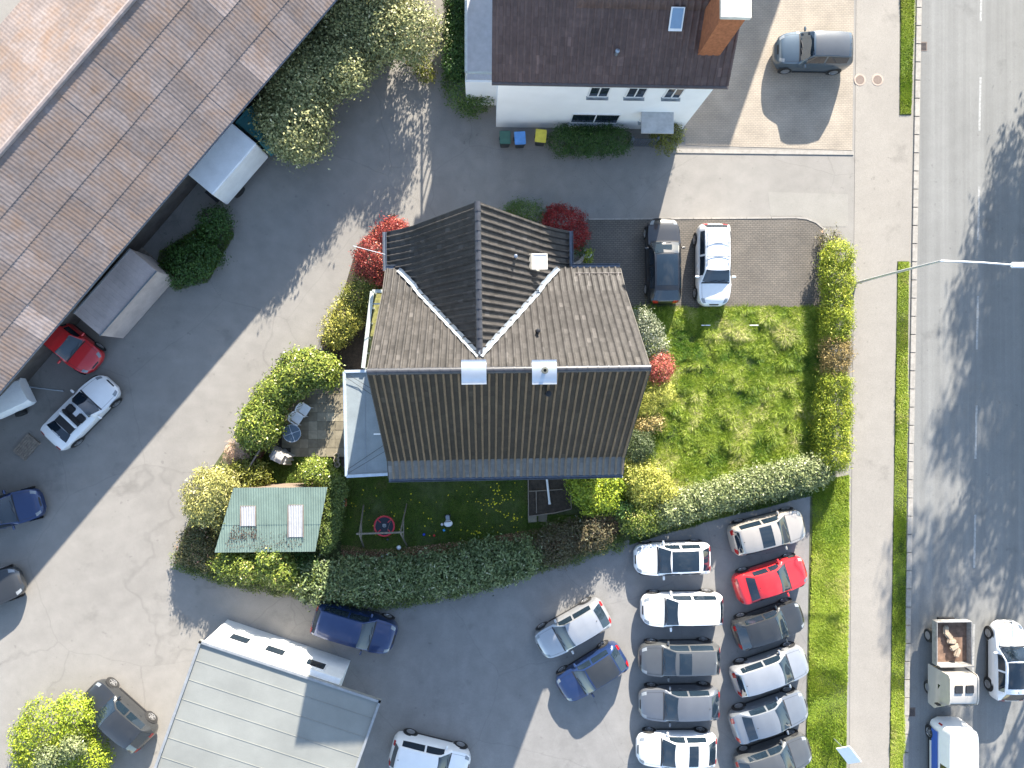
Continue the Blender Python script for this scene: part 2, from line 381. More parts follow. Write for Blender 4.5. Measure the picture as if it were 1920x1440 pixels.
def blob_leaves(blobs, dens, leaf=0.12, asp=0.45, clump=0.14, per=9, up=0.35, spread=1.0, lump=0.13, low=-0.25):
    Ps, As, Ts = [], [], []
    bl = np.array(blobs, float)
    for bi, (cx, cy, cz, rx, ry, rz) in enumerate(blobs):
        area = 4*math.pi*(((rx*ry)**1.6+(rx*rz)**1.6+(ry*rz)**1.6)/3)**(1/1.6)*0.65
        n = max(10, int(area*dens/per))
        d = unit(rng.normal(size=(int(n*2.2), 3))); d = d[d[:, 2] > low][:n]
        n = len(d); rr = rng.choice([1.0, 0.84, 0.62], n, p=[0.62, 0.26, 0.12])*rng.uniform(0.93, 1.05, n)
        ph = rng.uniform(0, 6.28, 6)
        w = np.sin(d[:, 0]*5+ph[0])*np.sin(d[:, 1]*5+ph[1])+0.7*np.sin(d[:, 0]*9+ph[2])*np.sin(d[:, 2]*8+ph[3])+0.5*np.sin(d[:, 1]*13+ph[4])*np.sin(d[:, 0]*12+ph[5])
        rr = rr*(1+lump*w)
        p = np.array([cx, cy, cz])+d*np.array([rx, ry, rz])*rr[:, None]
        keep = p[:, 2] > 0.03
        for bj in range(len(bl)):
            if bj == bi: continue
            q = (p-bl[bj, :3])/bl[bj, 3:]; keep &= (q**2).sum(1) > 0.55
        p, d = p[keep], d[keep]; n = len(p)
        ct = rng.uniform(0, 1, n)
        P = np.repeat(p, per, 0)+rng.normal(size=(n*per, 3))*clump*np.array([1, 1, 0.7]); D = np.repeat(d, per, 0)
        A = unit(D*0.7+rng.normal(size=P.shape)*0.45*spread+np.array([0, 0, up]))
        Ps.append(P); As.append(A); Ts.append(np.clip(np.repeat(ct, per)*0.55+rng.uniform(0, 0.45, n*per), 0, 1))
    P, A, T = np.concatenate(Ps), np.concatenate(As), np.concatenate(Ts)
    P[:, 2] = np.maximum(P[:, 2], 0.03)
    n = len(P); L = leaf*rng.uniform(0.65, 1.3, n)
    V, F = leaves_from(P, A, L, L*asp)
    return V, F, T

m_bark = mat('bark', (0.07, 0.05, 0.035), 0.9, 0.3, 12, bump=0.6, bscale=40)
def shrub(name, label, cat, blobs, material, dens=380, leaf=0.12, asp=0.45, clump=0.13, per=9, stems=5, group=None, part='foliage', **k):
    c = np.array([b[:2] for b in blobs]).mean(0); loc = Vector((c[0], c[1], 0))
    t = thing(name, label, cat, loc, group=group)
    V, F, T = blob_leaves(blobs, dens, leaf, asp, clump, per, **k)
    npmesh(part, V-np.array(loc), F, material, t, T)
    s = MB()
    for b in blobs:
        for i in range(max(2, stems//2) if len(blobs) > 2 else stems):
            a = rng.uniform(0, 6.28); e = Vector((b[0]+math.cos(a)*b[3]*0.6, b[1]+math.sin(a)*b[4]*0.6, b[2]+b[5]*rng.uniform(0.1, 0.6)))
            st = Vector((b[0]+math.cos(a)*b[3]*0.12, b[1]+math.sin(a)*b[4]*0.12, -0.03))
            s.tube([st, st.lerp(e, 0.5)+Vector((0, 0, 0.1)), e], [0.035, 0.024, 0.01], 5)
    s.build('stem', m_bark, t, origin=loc)['kind'] = 'stuff'
    return t
def B(px, py, h, r, r2=None, hk=0.55):
    """ellipsoid crown seen at a pixel: height h, radii r (x), r2 (y)"""
    p = W(px, py, h*0.7); return (p.x, p.y, h*hk, r, r2 or r, h*(1-hk))
def path_blobs(pts, h, r, step=0.75, jit=0.18):
    ps = [W(a, b, h*0.7) for a, b in pts]; out = []
    for a, b in zip(ps, ps[1:]):
        n = max(1, int((b-a).length/(r*step)))
        for i in range(n):
            p = a.lerp(b, i/n); rr = r*rng.uniform(1-jit, 1+jit); hh = h*rng.uniform(1-jit*0.7, 1+jit*0.7)
            out.append((p.x+rng.normal()*r*jit*0.5, p.y+rng.normal()*r*jit*0.5, hh*0.5, rr, rr, hh*0.5))
    return out

def blades(name, label, poly, n, h, w, material, seed=1, lean=0.5, tuft=2.0, patch=0.6, z=0.012, hv=0.7, chaos=0.55, con=0.0):
    """grass: single bent blades, 2 triangles each, with coherent tufts"""
    q = inpoly(poly, n); x, y = q[:, 0], q[:, 1]
    f = vnoise(x, y, tuft, seed); f2 = vnoise(x, y, patch, seed+5); f3 = vnoise(x, y, tuft*2.3, seed+9)
    L = h*(1-hv+hv*1.6*f)*(0.6+0.8*f2)*rng.uniform(0.6, 1.25, n)
    th = rng.uniform(0, 6.28, n)*chaos+6.28*vnoise(x, y, tuft*0.7, seed+2)
    ln = lean*rng.uniform(0.3, 1.4, n)
    A = unit(np.stack([np.cos(th)*ln, np.sin(th)*ln, np.ones(n)], 1)); A2 = unit(A*np.array([1.9, 1.9, 0.55]))
    S = np.stack([-np.sin(th), np.cos(th), np.zeros(n)], 1)
    th2 = rng.uniform(0, 6.28, n); S = unit(S+0.8*np.stack([np.cos(th2), np.sin(th2), np.zeros(n)], 1))
    P = np.stack([x, y, np.full(n, z)], 1); Wd = (w*rng.uniform(0.6, 1.4, n))[:, None]; L = L[:, None]
    V = np.stack([P-S*Wd*0.5, P+S*Wd*0.5, P+A*L*0.6+S*Wd*0.4, P+A*L*0.6-S*Wd*0.4, P+A*L*0.6+A2*L*0.5], 1).reshape(-1, 3)
    i = np.arange(n)*5
    F = np.concatenate([np.stack([i, i+1, i+2], 1), np.stack([i, i+2, i+3], 1), np.stack([i+3, i+2, i+4], 1)])
    f4 = vnoise(x, y, patch*1.7, seed+21); T = np.clip(0.5*f2+0.35*f3+rng.uniform(-0.15, 0.4, n)+con*0.75*(f4-0.5), 0, 1); T = np.concatenate([T, T, T])
    o = npmesh(name, V, F, material, None, T); tag(o, label, None, kind='stuff'); return o

m_meadow = leafmat('meadow_grass', (0.045, 0.105, 0.008), (0.245, 0.30, 0.035), 0.5, 0.45, c3=(0.40, 0.37, 0.18))
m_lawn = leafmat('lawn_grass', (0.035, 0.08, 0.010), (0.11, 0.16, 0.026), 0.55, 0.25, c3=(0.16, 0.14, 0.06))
m_verge = leafmat('verge_grass', (0.09, 0.16, 0.01), (0.23, 0.28, 0.03), 0.5, 0.3, c3=(0.3, 0.28, 0.1))
blades('meadow', 'tall tufted sunlit meadow grass in front of the golden hedge', Wp([(1140, 578), (1545, 576), (1550, 880), (1300, 945), (1180, 990), (1130, 900)]), 330000, 0.32, 0.024, m_meadow, 3, 1.0, 5.0, 2.2, hv=0.9, chaos=0.9, con=0.7)
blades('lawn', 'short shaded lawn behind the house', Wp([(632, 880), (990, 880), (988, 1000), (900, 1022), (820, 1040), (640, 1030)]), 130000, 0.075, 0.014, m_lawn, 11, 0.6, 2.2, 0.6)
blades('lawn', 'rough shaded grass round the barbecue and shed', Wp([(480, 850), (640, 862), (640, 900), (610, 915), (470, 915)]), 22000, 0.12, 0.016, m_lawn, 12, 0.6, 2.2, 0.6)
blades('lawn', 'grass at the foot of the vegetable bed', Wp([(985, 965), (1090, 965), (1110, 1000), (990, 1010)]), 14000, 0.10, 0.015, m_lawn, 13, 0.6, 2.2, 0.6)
blades('verge', 'sunlit grass strip beside the car lot', Wp([(1524, 905), (1592, 890), (1586, 1480), (1510, 1480)]), 90000, 0.13, 0.02, m_verge, 14, 0.6, 1.6, 0.5, z=0.02)
blades('verge', 'narrow upper grass verge along the road', Wp([(1689, -40), (1716, -40), (1708, 214), (1687, 214)]), 16000, 0.10, 0.02, m_verge, 15, 0.6, 1.6, 0.5, z=0.03)
blades('verge', 'long narrow lower grass verge along the road', Wp([(1683, 492), (1703, 492), (1694, 1480), (1667, 1480)]), 52000, 0.10, 0.02, m_verge, 16, 0.6, 1.6, 0.5, z=0.03)
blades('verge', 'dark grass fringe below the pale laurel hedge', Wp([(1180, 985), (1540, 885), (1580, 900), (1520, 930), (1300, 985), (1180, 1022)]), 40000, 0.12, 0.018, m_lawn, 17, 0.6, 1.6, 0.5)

#HOUSE
# ------------------------------------------------------------------ main house
m_tile = tilemat('roof_tile', (0.037, 0.0345, 0.033), (0.055, 0.051, 0.049), 0.45, spec=0.25)
m_ridge = mat('ridge_tile', (0.04, 0.042, 0.05), 0.35, 0.2, 5)
m_zinc = mat('zinc', (0.36, 0.40, 0.44), 0.38, 0.12, 4, metal=0.75)
m_zincd = mat('gutter_zinc', (0.13, 0.15, 0.185), 0.42, 0.2, 6, metal=0.5)
m_lead = mat('valley_sheet', (0.36, 0.40, 0.45), 0.4, 0.12, 3, metal=0.6)
m_wall = mat('render_wall', (0.62, 0.6, 0.55), 0.9, 0.06, 1.5, bump=0.15)
m_black = mat('black_plastic', (0.015, 0.015, 0.017), 0.45, 0.1)
m_glass = mat('dark_glass', (0.012, 0.016, 0.022), 0.04, 0.05, spec=0.8)
m_white = mat('white_plastic', (0.78, 0.78, 0.77), 0.4, 0.04, 6)
m_deck = mat('roof_deck', (0.03, 0.026, 0.024), 0.9, 0.2)

HO = Vector((1.085, 0.56, 0)); HR = R(0.8)
house = thing('gable_house', 'detached house with steep dark tiled roof and north cross gable', 'house', HO, HR)
# walls: main block and cross wing (local coordinates)
def gable_prism(mb, x0, x1, hy, ze, zr, axis='x'):
    prof = [(-hy, 0), (hy, 0), (hy, ze), (0, zr), (-hy, ze)]
    if axis == 'x': vs = [(x, p[0], p[1]) for x in (x0, x1) for p in prof]
    else: vs = [(p[0], y, p[1]) for y in (x0, x1) for p in prof]
    return mb.add(vs, [(0, 1, 2, 3, 4), (9, 8, 7, 6, 5)]+[(i, (i+1) % 5, 5+(i+1) % 5, 5+i) for i in range(5)])
gable_prism(MB(), -5.25, 5.25, 4.3, 5.0, 10.45).build('wall', m_wall, house)
w2 = MB(); gable_prism(w2, 0.4, 6.45, 3.75, 4.9, 9.7, 'y'); w2.v = [(v[0]-1.2, v[1], v[2]) for v in w2.v]; w2.build('wall', m_wall, house)

PM = [(0, 10.9), (4.15, 5.36), (4.95, 5.04)]                 # run from ridge, height (main roof, kicked eaves)
PN = [(0, 10.9), (3.7, 6.2), (4.95, 5.0)]
PC = [(0, 10.15), (3.0, 5.85), (3.6, 5.2), (4.42, 4.5)]              # cross gable
def prof_z(P, r):
    for (a, za), (b, zb) in zip(P, P[1:]):
        if r <= b+1e-6: return za+(zb-za)*(r-a)/(b-a)
    return P[-1][1]-1.0
CX = -1.2
def z_main(x, y): return prof_z(PN if y > 0 else PM, abs(y)) if abs(x) < 5.62 else -9
def z_cross(x, y): return prof_z(PC, abs(x-CX)) if y < 6.85 else -9
# roof deck
dk = MB()
for sgn in (-1, 1):
    for (a, za), (b, zb) in zip(PN if sgn > 0 else PM, (PN if sgn > 0 else PM)[1:]):
        dk.add([(-5.6, sgn*a, za-0.05), (5.6, sgn*a, za-0.05), (5.6, sgn*b, zb-0.05), (-5.6, sgn*b, zb-0.05), (-5.6, sgn*a, za-0.2), (5.6, sgn*a, za-0.2), (5.6, sgn*b, zb-0.2), (-5.6, sgn*b, zb-0.2)],
               [(0, 1, 2, 3), (7, 6, 5, 4), (0, 3, 7, 4), (1, 5, 6, 2), (3, 2, 6, 7), (0, 4, 5, 1)])
    for (a, za), (b, zb) in zip(PC, PC[1:]):
        x0, x1 = CX+sgn*a, CX+sgn*b
        # the deck of the wing ends inside the main roof
        y0 = 0.5 if a == 0 else 3.0
        dk.add([(x0, y0, za-0.05), (x0, 6.83, za-0.05), (x1, 6.83, zb-0.05), (x1, 4.6, zb-0.05), (x0, y0, za-0.2), (x0, 6.83, za-0.2), (x1, 6.83, zb-0.2), (x1, 4.6, zb-0.2)],
               [(0, 1, 2, 3), (7, 6, 5, 4), (0, 3, 7, 4), (1, 5, 6, 2), (3, 2, 6, 7), (0, 4, 5, 1)])
roof = dk.build('roof', m_deck, house)

TW, TL = 0.3035, 0.345       # tile cover width and gauge
def tile_arrays():
    # pan on the left, rounded roll on the right; the lower edge stands proud of the course below
    pr = [(0.0, 0.012), (0.02, 0.0), (0.17, 0.0), (0.183, 0.03), (0.208, 0.064), (0.245, 0.07), (0.28, 0.045), (0.31, 0.008)]
    n = len(pr); Lg = TL+0.06
    V = [(x, -Lg+0.06, z+0.030) for x, z in pr]+[(x, 0.06, z+0.006) for x, z in pr]+[(x, -Lg+0.06, z-0.004) for x, z in pr]
    F = [(i, i+1, n+i+1, n+i) for i in range(n-1)]+[(2*n+i, 2*n+i+1, i+1, i) for i in range(n-1)]
    return np.array(V), np.array(F)
TV, TF = tile_arrays()
ROLL = np.array([1.0 if f[0] % 8 in (3, 4, 5) else 0.0 for f in TF])
tme = bpy.data.meshes.new('tile'); tme.from_pydata([tuple(v) for v in TV], [], [tuple(map(int, f)) for f in TF]); tme.materials.append(m_tile)
for p in tme.polygons: p.use_smooth = True
tme.set_sharp_from_angle(angle=R(45))
# south slope tiles: rolls paler and browner, pans darker than on the other slopes
m_tile_s = tilemat('south_tile', (0.016, 0.0145, 0.013), (0.030, 0.026, 0.021), 0.4, spec=0.25, roll=(0.15, 0.105, 0.065))
m_tile_e = tilemat('eave_tile', (0.105, 0.10, 0.094), (0.14, 0.134, 0.125), 0.35, spec=0.6, roll=(0.13, 0.095, 0.065))   # paler tile courses along the south eave
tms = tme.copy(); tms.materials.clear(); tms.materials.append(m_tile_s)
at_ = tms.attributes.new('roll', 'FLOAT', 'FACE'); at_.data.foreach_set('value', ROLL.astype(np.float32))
tmv = tms.copy(); tmv.materials.clear(); tmv.materials.append(m_tile_e)
tiles = []   # (matrix, world height)
def tile_slope(P, u0, u1, place, visible):
    """u along the ridge, s down the slope"""
    seg = []; s0 = 0
    for (a, za), (b, zb) in zip(P, P[1:]):
        l = math.hypot(b-a, zb-za); seg.append((s0, l, a, za, (b-a)/l, (zb-za)/l)); s0 += l
    total = s0; rows = int(round(total/TL)); gl = total/rows; cols = int(round((u1-u0)/TW)); cw = (u1-u0)/cols
    for r in range(rows):
        st = r*gl+0.02                       # upper edge of the tile
        sm = st+gl*0.6
        for (sa, l, a, za, c, dz) in seg:
            if sm <= sa+l+1e-3: break
        run = a+(st-sa)*c; z = za+(st-sa)*dz
        for k in range(cols):
            u = u0+k*cw
            if not visible(u+cw*0.5, run+gl*0.5*c, z+gl*0.5*dz): continue
            tiles.append((place(u, run, z, c, dz, cw/TW, gl/TL), r))
def mk_place(kind, sgn):
    def f(u, run, z, c, dz, kx, ky):
        if kind == 'm': down = Vector((0, sgn*c, dz)); pos = Vector((u, sgn*run, z)); ax = Vector((1, 0, 0))
        else: down = Vector((sgn*c, 0, dz)); pos = Vector((CX+sgn*run, u, z)); ax = Vector((0, 1, 0))
        yv = -down; zv = ax.cross(yv)
        if zv.z < 0: zv = -zv
        # keep a right-handed frame: when ax x yv points down the tile runs the other way
        if ax.cross(yv).z < 0: ax = -ax; pos = pos + (-ax)*TW*kx
        M = Matrix((( ax.x*kx, yv.x*ky, zv.x, pos.x), (ax.y*kx, yv.y*ky, zv.y, pos.y), (ax.z*kx, yv.z*ky, zv.z, pos.z), (0, 0, 0, 1)))
        j = Matrix.Rotation(rng.normal()*0.006, 4, 'Z') @ Matrix.Rotation(rng.normal()*0.006, 4, 'X')
        return M @ j
    return f
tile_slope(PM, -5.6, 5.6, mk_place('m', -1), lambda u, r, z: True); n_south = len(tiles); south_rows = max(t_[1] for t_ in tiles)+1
tile_slope(PN, -5.6, 5.6, mk_place('m', 1), lambda u, r, z: z_main(u, r)+0.18 > z_cross(u, r) or abs(u-CX) > 4.5)
tile_slope(PC, 0.45, 6.82, mk_place('c', -1), lambda u, r, z: z_cross(CX-r, u)+0.18 > (z_main(CX-r, u) if u < 4.95 else -9))
tile_slope(PC, 0.45, 6.82, mk_place('c', 1), lambda u, r, z: z_cross(CX+r, u)+0.18 > (z_main(CX+r, u) if u < 4.95 else -9))
# those that show largest (nearest the camera, flattest to it) are single objects; the rest is one joined part
hw = house.matrix_basis
def shown(M): 
    p = Matrix.Translation(HO) @ Matrix.Rotation(HR, 4, 'Z') @ M
    n = p.to_3x3() @ Vector((0, 0, 1)); v = Vector((0, 0, CAM_H))-p.translation
    return n.normalized().dot(v.normalized())/v.length**2
order = sorted(range(len(tiles)), key=lambda i: -shown(tiles[i][0]))
big = set(order[:300])
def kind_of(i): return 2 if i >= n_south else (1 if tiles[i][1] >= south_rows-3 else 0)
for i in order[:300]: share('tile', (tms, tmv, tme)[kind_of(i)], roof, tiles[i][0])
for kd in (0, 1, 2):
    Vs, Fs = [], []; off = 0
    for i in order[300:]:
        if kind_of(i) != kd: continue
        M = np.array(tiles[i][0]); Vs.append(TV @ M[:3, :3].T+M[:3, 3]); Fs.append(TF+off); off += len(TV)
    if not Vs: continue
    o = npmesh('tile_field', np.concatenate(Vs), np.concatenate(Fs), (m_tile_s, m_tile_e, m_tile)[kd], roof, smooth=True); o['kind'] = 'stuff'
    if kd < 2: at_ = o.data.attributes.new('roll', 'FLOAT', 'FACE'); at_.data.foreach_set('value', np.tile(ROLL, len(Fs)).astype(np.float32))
    o.data.set_sharp_from_angle(angle=R(45))

# ridge tiles: half-round caps, each lapping the next
def ridge_cap(l, r=0.135):
    q = MB(); n = 8
    vs = []
    for x, rr in ((0, r), (l*0.86, r*1.04), (l*0.86, r*1.13), (l, r*1.13)):
        for k in range(n+1):
            a = math.pi*(-0.08+1.16*k/n); vs.append((x, rr*math.cos(a), rr*0.9*math.sin(a)))
    q.add(vs, [(i*(n+1)+k, i*(n+1)+k+1, (i+1)*(n+1)+k+1, (i+1)*(n+1)+k) for i in range(3) for k in range(n)])
    q.add(vs[-(n+1):], [tuple(range(n+1))]); 
    q.lathe([(0.022, 0), (0.022, 0.02), (0.0, 0.022)], (l*0.93, 0, r*0.9*1.13), 6)
    me = q.build('ridge_tile', m_ridge, smooth=True); mm = me.data; bpy.data.objects.remove(me); return mm
rl = 11.24/27; rc = ridge_cap(rl)
for i in range(27): share('ridge_tile', rc, roof, Matrix.Translation((-5.62+i*rl, 0, 10.88)))
cl = 6.35/16; rc2 = ridge_cap(cl)
for i in range(16): share('ridge_tile', rc2, roof, Matrix.Translation((CX, 6.86-i*cl, 10.13)) @ Matrix.Rotation(-math.pi/2, 4, 'Z'))
# valleys: find the line where both roofs are equally high
def valley(sgn):
    pts = []
    for y in np.linspace(0.4, 4.93, 60):
        zm = prof_z(PN, y); lo, hi = 0.0, 4.42
        if prof_z(PC, 0) < zm: continue
        for _ in range(30):
            m_ = (lo+hi)/2
            if prof_z(PC, m_) > zm: lo = m_
            else: hi = m_
        pts.append(Vector((CX+sgn*lo, y, zm)))
    q = MB(); vs = []
    for i, p in enumerate(pts):
        a = 0.115+0.012*math.sin(i*1.3); b = 0.115+0.012*math.sin(i*1.3+2)
        # one edge lies on the wing's slope, the other on the main slope, both clear of the tile rolls
        vs += [p+Vector((-sgn*a*0.75, a*0.75, 0.16+a*0.9)), p+Vector((0, 0, 0.145)), p+Vector((sgn*b*0.75, -b*0.75, 0.16+b*0.9))]
    q.add(vs, [(3*i+k, 3*i+k+1, 3*i+3+k+1, 3*i+3+k) for i in range(len(pts)-1) for k in range(2)])
    q.build('valley_flashing', m_lead, house, smooth=True)
valley(-1); valley(1)
# gutters: open half-round channels with brackets
def gutter(a, b, r=0.085):
    a, b = Vector(a), Vector(b); d = (b-a).normalized(); s = d.cross(Vector((0, 0, 1))); n = 8; vs = []
    for rr in (r, r-0.012):
        for p in (a, b):
            for k in range(n+1):
                t = math.pi*k/n; vs.append(p+s*rr*math.cos(t)-Vector((0, 0, 1))*rr*math.sin(t))
    m1 = n+1; q = MB(); fs = []
    for k in range(n): fs += [(k, k+1, m1+k+1, m1+k), (2*m1+k, 3*m1+k, 3*m1+k+1, 2*m1+k+1)]
    fs += [(0, m1, 3*m1, 2*m1), (n, 2*m1+n, 3*m1+n, m1+n)]
    q.add(vs, fs); q.tube([a+s*r, b+s*r], 0.012, 6); q.tube([a-s*r, b-s*r], 0.012, 6)
    q.build('gutter', m_zincd, house, smooth=True)
gutter((-5.62, -5.07, 5.0), (5.62, -5.07, 5.0))
gutter((3.3, 5.09, 4.98), (5.62, 5.09, 4.98)); gutter((-5.62, 5.09, 4.98), (-5.0, 5.09, 4.98))
gutter((CX+4.5, 5.0, 4.7), (CX+4.5, 6.83, 4.7)); gutter((CX-4.5, 4.95, 4.7), (CX-4.5, 6.83, 4.7))
# verge boards on the gable edges
m_verge_b = mat('verge_paint', (0.05, 0.045, 0.04), 0.6)
def board(P, f):
    vb = MB()
    top = [(a, za+0.02) for a, za in P]; n = len(P)
    vs = [f(a, z, k) for k in (-0.02, 0.02) for a, z in top]+[f(a, z-0.22, k) for k in (-0.02, 0.02) for a, z in top]
    fs = []
    for i in range(n-1): fs += [(i, i+1, n+i+1, n+i), (2*n+i, 3*n+i, 3*n+i+1, 2*n+i+1), (i, 2*n+i, 2*n+i+1, i+1), (n+i, n+i+1, 3*n+i+1, 3*n+i)]
    fs += [(0, n, 3*n, 2*n), (n-1, 3*n-1-n+n-n+n, 4*n-1, 2*n-1)] if False else [(0, n, 3*n, 2*n), (n-1, 3*n-1, 4*n-1, 2*n-1)]
    vb.add(vs, fs); vb.build('verge_board', m_verge_b, house)
for x in (-5.63, 5.63):
    board(PM, lambda a, z, k: (x+k, -a, z)); board(PN, lambda a, z, k: (x+k, a, z))
for sg_ in (-1, 1): board(PC, lambda a, z, k: (CX+sg_*a, 6.85+k, z))
# snow guard on the short north eave
sg = MB()
for k in range(24): 
    x = 3.45+k*0.092; sg.box((x, 4.66, 5.32), (0.02, 0.03, 0.2))
for z in (5.24, 5.33, 5.42): sg.tube([(3.4, 4.66, z), (5.6, 4.66, z)], 0.014, 6)
for k in range(5): sg.bar((3.6+k*0.46, 4.66, 5.42), (3.6+k*0.46, 4.2, 5.45), 0.03, 0.015)
sg.build('snow_guard', mat('guard_metal', (0.3, 0.27, 0.25), 0.5, 0.3, 8, metal=0.5), house)
# the two chimneys with bowed stainless hoods
m_steel = mat('stainless', (0.72, 0.74, 0.76), 0.28, 0.05, 3, metal=0.85)
m_brickc = mat('chimney_brick', (0.16, 0.07, 0.05), 0.9, 0.3, 10)
def lc(px, py, z):
    p = W(px, py, z)-HO; p = Matrix.Rotation(-HR, 3, 'Z') @ Vector((p.x, p.y, z)); return p
for i, (px, py) in enumerate(((888.5, 697.5), (1021, 697.5))):
    p = lc(px, py, 12.0)
    ch = MB().box((p.x, p.y, 10.6), (0.62, 0.62, 2.0)); c_o = ch.build('chimney', m_brickc, house, bevel=0.01)
    c_o['label'] = 'plain bowed steel hood chimney' if i == 0 else 'chimney whose steel hood is pierced by a flue pipe'
    MB().box((p.x, p.y, 11.63), (0.74, 0.74, 0.07)).build('chimney_cap', m_conc, c_o, bevel=0.01)
    hd = MB(); n = 14; hw2 = 0.475; prof = []
    for k in range(n+1):
        t = -1+2*k/n; prof.append((t*0.47, 12.0-0.13*t*t+(0.05*(abs(t)-0.86)/0.14 if abs(t) > 0.86 else 0)))
    vs = [(p.x+sx*hw2, p.y+y, z) for sx in (-1, 1) for y, z in prof]+[(p.x+sx*hw2, p.y+y, z-0.012) for sx in (-1, 1) for y, z in prof]
    m1 = n+1
    fs = [(k, k+1, m1+k+1, m1+k) for k in range(n)]+[(2*m1+k, 3*m1+k, 3*m1+k+1, 2*m1+k+1) for k in range(n)]+[(k, 2*m1+k, 2*m1+k+1, k+1) for k in range(n)]+[(m1+k, m1+k+1, 3*m1+k+1, 3*m1+k) for k in range(n)]+[(0, m1, 3*m1, 2*m1), (n, 2*m1+n, 3*m1+n, m1+n)]
    hd.add(vs, fs); hd.build('hood', m_steel, c_o, smooth=True)
    lg = MB()
    for sx in (-1, 1):
        for sy in (-1, 1): lg.bar((p.x+sx*0.33, p.y+sy*0.33, 11.6), (p.x+sx*0.36, p.y+sy*0.36, 11.93), 0.03)
    lg.build('bracket', m_steel, c_o)
    if i == 1:
        MB().lathe([(0.075, 11.6), (0.075, 12.16), (0.125, 12.17), (0.135, 12.2), (0.125, 12.24), (0.06, 12.25), (0.055, 12.1), (0.0, 12.1)], (p.x-0.0, p.y+0.06, 0), 20).build('flue_pipe', mat('flue', (0.10, 0.105, 0.09), 0.6, 0.3, 20), c_o, smooth=True)
# pipe vents and roof window
def vent(px, py, z, m, h=0.45, r=0.055, nm='vent_pipe'):
    p = lc(px, py, z)
    MB().lathe([(r*1.5, p.z-0.25), (r*1.4, p.z-0.05), (r, p.z), (r, p.z+h), (r*1.35, p.z+h+0.01), (r*1.35, p.z+h+0.08), (r*0.5, p.z+h+0.1), (0, p.z+h+0.1)], (p.x, p.y, 0), 14).build(nm, m, house, smooth=True)
p = lc(1008, 621, 9.0); vent(1008, 621, z_main(p.x, p.y)+0.1, m_black, 0.3, 0.07)
p = lc(1027, 738, 10.0); vent(1027, 738, z_main(p.x, p.y)+0.1, m_black, 0.35, 0.09)
p = lc(966, 484, 7.6); vent(966, 484, z_cross(p.x, p.y)+0.1, mat('chrome', (0.5, 0.5, 0.5), 0.2, 0.05, metal=0.9), 0.45, 0.06)
# open roof window on the east slope of the wing
p = lc(1000, 492, 6.7); zc = z_cross(p.x, p.y); sl_a = math.atan2(PC[0][1]-PC[1][1], PC[1][0])
Ms = Matrix.Rotation(sl_a, 4, 'Y')
rw = MB()
for a, b, s_ in ((-0.33, 0, (0.06, 0.72, 0.12)), (0.33, 0, (0.06, 0.72, 0.12)), (0, -0.33, (0.6, 0.06, 0.12)), (0, 0.33, (0.6, 0.06, 0.12))):
    off = Ms @ Vector((a, b, 0.06)); rw.box(Vector((p.x, p.y, zc+0.05))+off, s_, M=Ms)
wo = rw.build('roof_window', mat('window_lead', (0.42, 0.40, 0.35), 0.5), house)
Mo = Matrix.Rotation(R(4), 4, 'Y'); top = Vector((p.x, p.y, zc+0.05))+(Ms @ Vector((-0.33, 0, 0.12)))
sash = MB()
for a, b, s_ in ((0.03, 0, (0.06, 0.72, 0.05)), (0.69, 0, (0.06, 0.72, 0.05)), (0.36, -0.33, (0.6, 0.06, 0.05)), (0.36, 0.33, (0.6, 0.06, 0.05))):
    sash.box(top+(Mo @ Vector((a, b, 0))), s_, M=Mo)
sash.build('sash', mat('sash_white', (0.55, 0.54, 0.5), 0.5), wo)
MB().box(top+(Mo @ Vector((0.36, 0, 0.0))), (0.6, 0.6, 0.02), M=Mo).build('pane', mat('sky_pane', (0.34, 0.37, 0.42), 0.08, 0.03, spec=0.8), wo)
MB().bar(top+(Mo @ Vector((0.5, -0.3, -0.02))), Vector((p.x, p.y, zc+0.05))+(Ms @ Vector((0.33, -0.3, 0.1))), 0.025).build('stay', m_zinc, wo)
# lone replaced / displaced light tiles marks on the north slope
# flat roofed annex on the west
m_felt = mat('annex_sheet', (0.205, 0.235, 0.25), 0.55, 0.10, 1.6, fine=0.06)
ax = []
za = 3.2
pa = [lc(646, 697, za), lc(700, 694, za), lc(760, 760, za), lc(760, 889, za), lc(650, 893, za)]
poly = [(q.x, q.y) for q in pa]; poly[1] = (-5.1, poly[0][1]+0.05); poly[2] = (-5.1, -3.0); poly[3] = (-5.1, poly[4][1]+0.1)
pw = [poly[0], poly[1], poly[3], poly[4]]
annex = MB().prism([(a+0.12*(1 if a < -6 else 0), b*0.97) for a, b in pw], 0, za-0.12).build('annex_wall', m_wall, house)
MB().prism(pw, za-0.12, za).build('annex_roof', m_felt, annex)
ea = MB()
for a, b in ((pw[0], pw[1]), (pw[3], pw[2]), (pw[0], pw[3])):
    ea.bar((a[0], a[1], za+0.045), (b[0], b[1], za+0.045), 0.15, 0.13)
ea.build('roof_edge', mat('edge_sheet', (0.5, 0.56, 0.62), 0.4, 0.1, 4, metal=0.4), annex, bevel=0.02)
se = MB(); q0 = lc(684, 705, za); q1 = lc(686, 892, za); se.bar((q0.x, q0.y, za+0.006), (q1.x, q1.y+0.1, za+0.006), 0.03, 0.015)
q2 = lc(676, 862, za); q3 = lc(690, 892, za)
se.build('seam', mat('seam_felt', (0.2, 0.23, 0.26), 0.6), annex)
cb = MB()
for a, b, zz in (((648, 707), (700, 742), 3.34), ((652, 702), (695, 728), 3.4), ((652, 880), (722, 833), 3.34), ((655, 886), (722, 846), 3.4)):
    A_, B_ = lc(*a, zz), lc(*b, zz); Mid = (A_+B_)/2-Vector((0, 0, 0.06)); cb.tube([A_, Mid, B_], 0.011, 5)
cb.build('cable', m_black, annex)
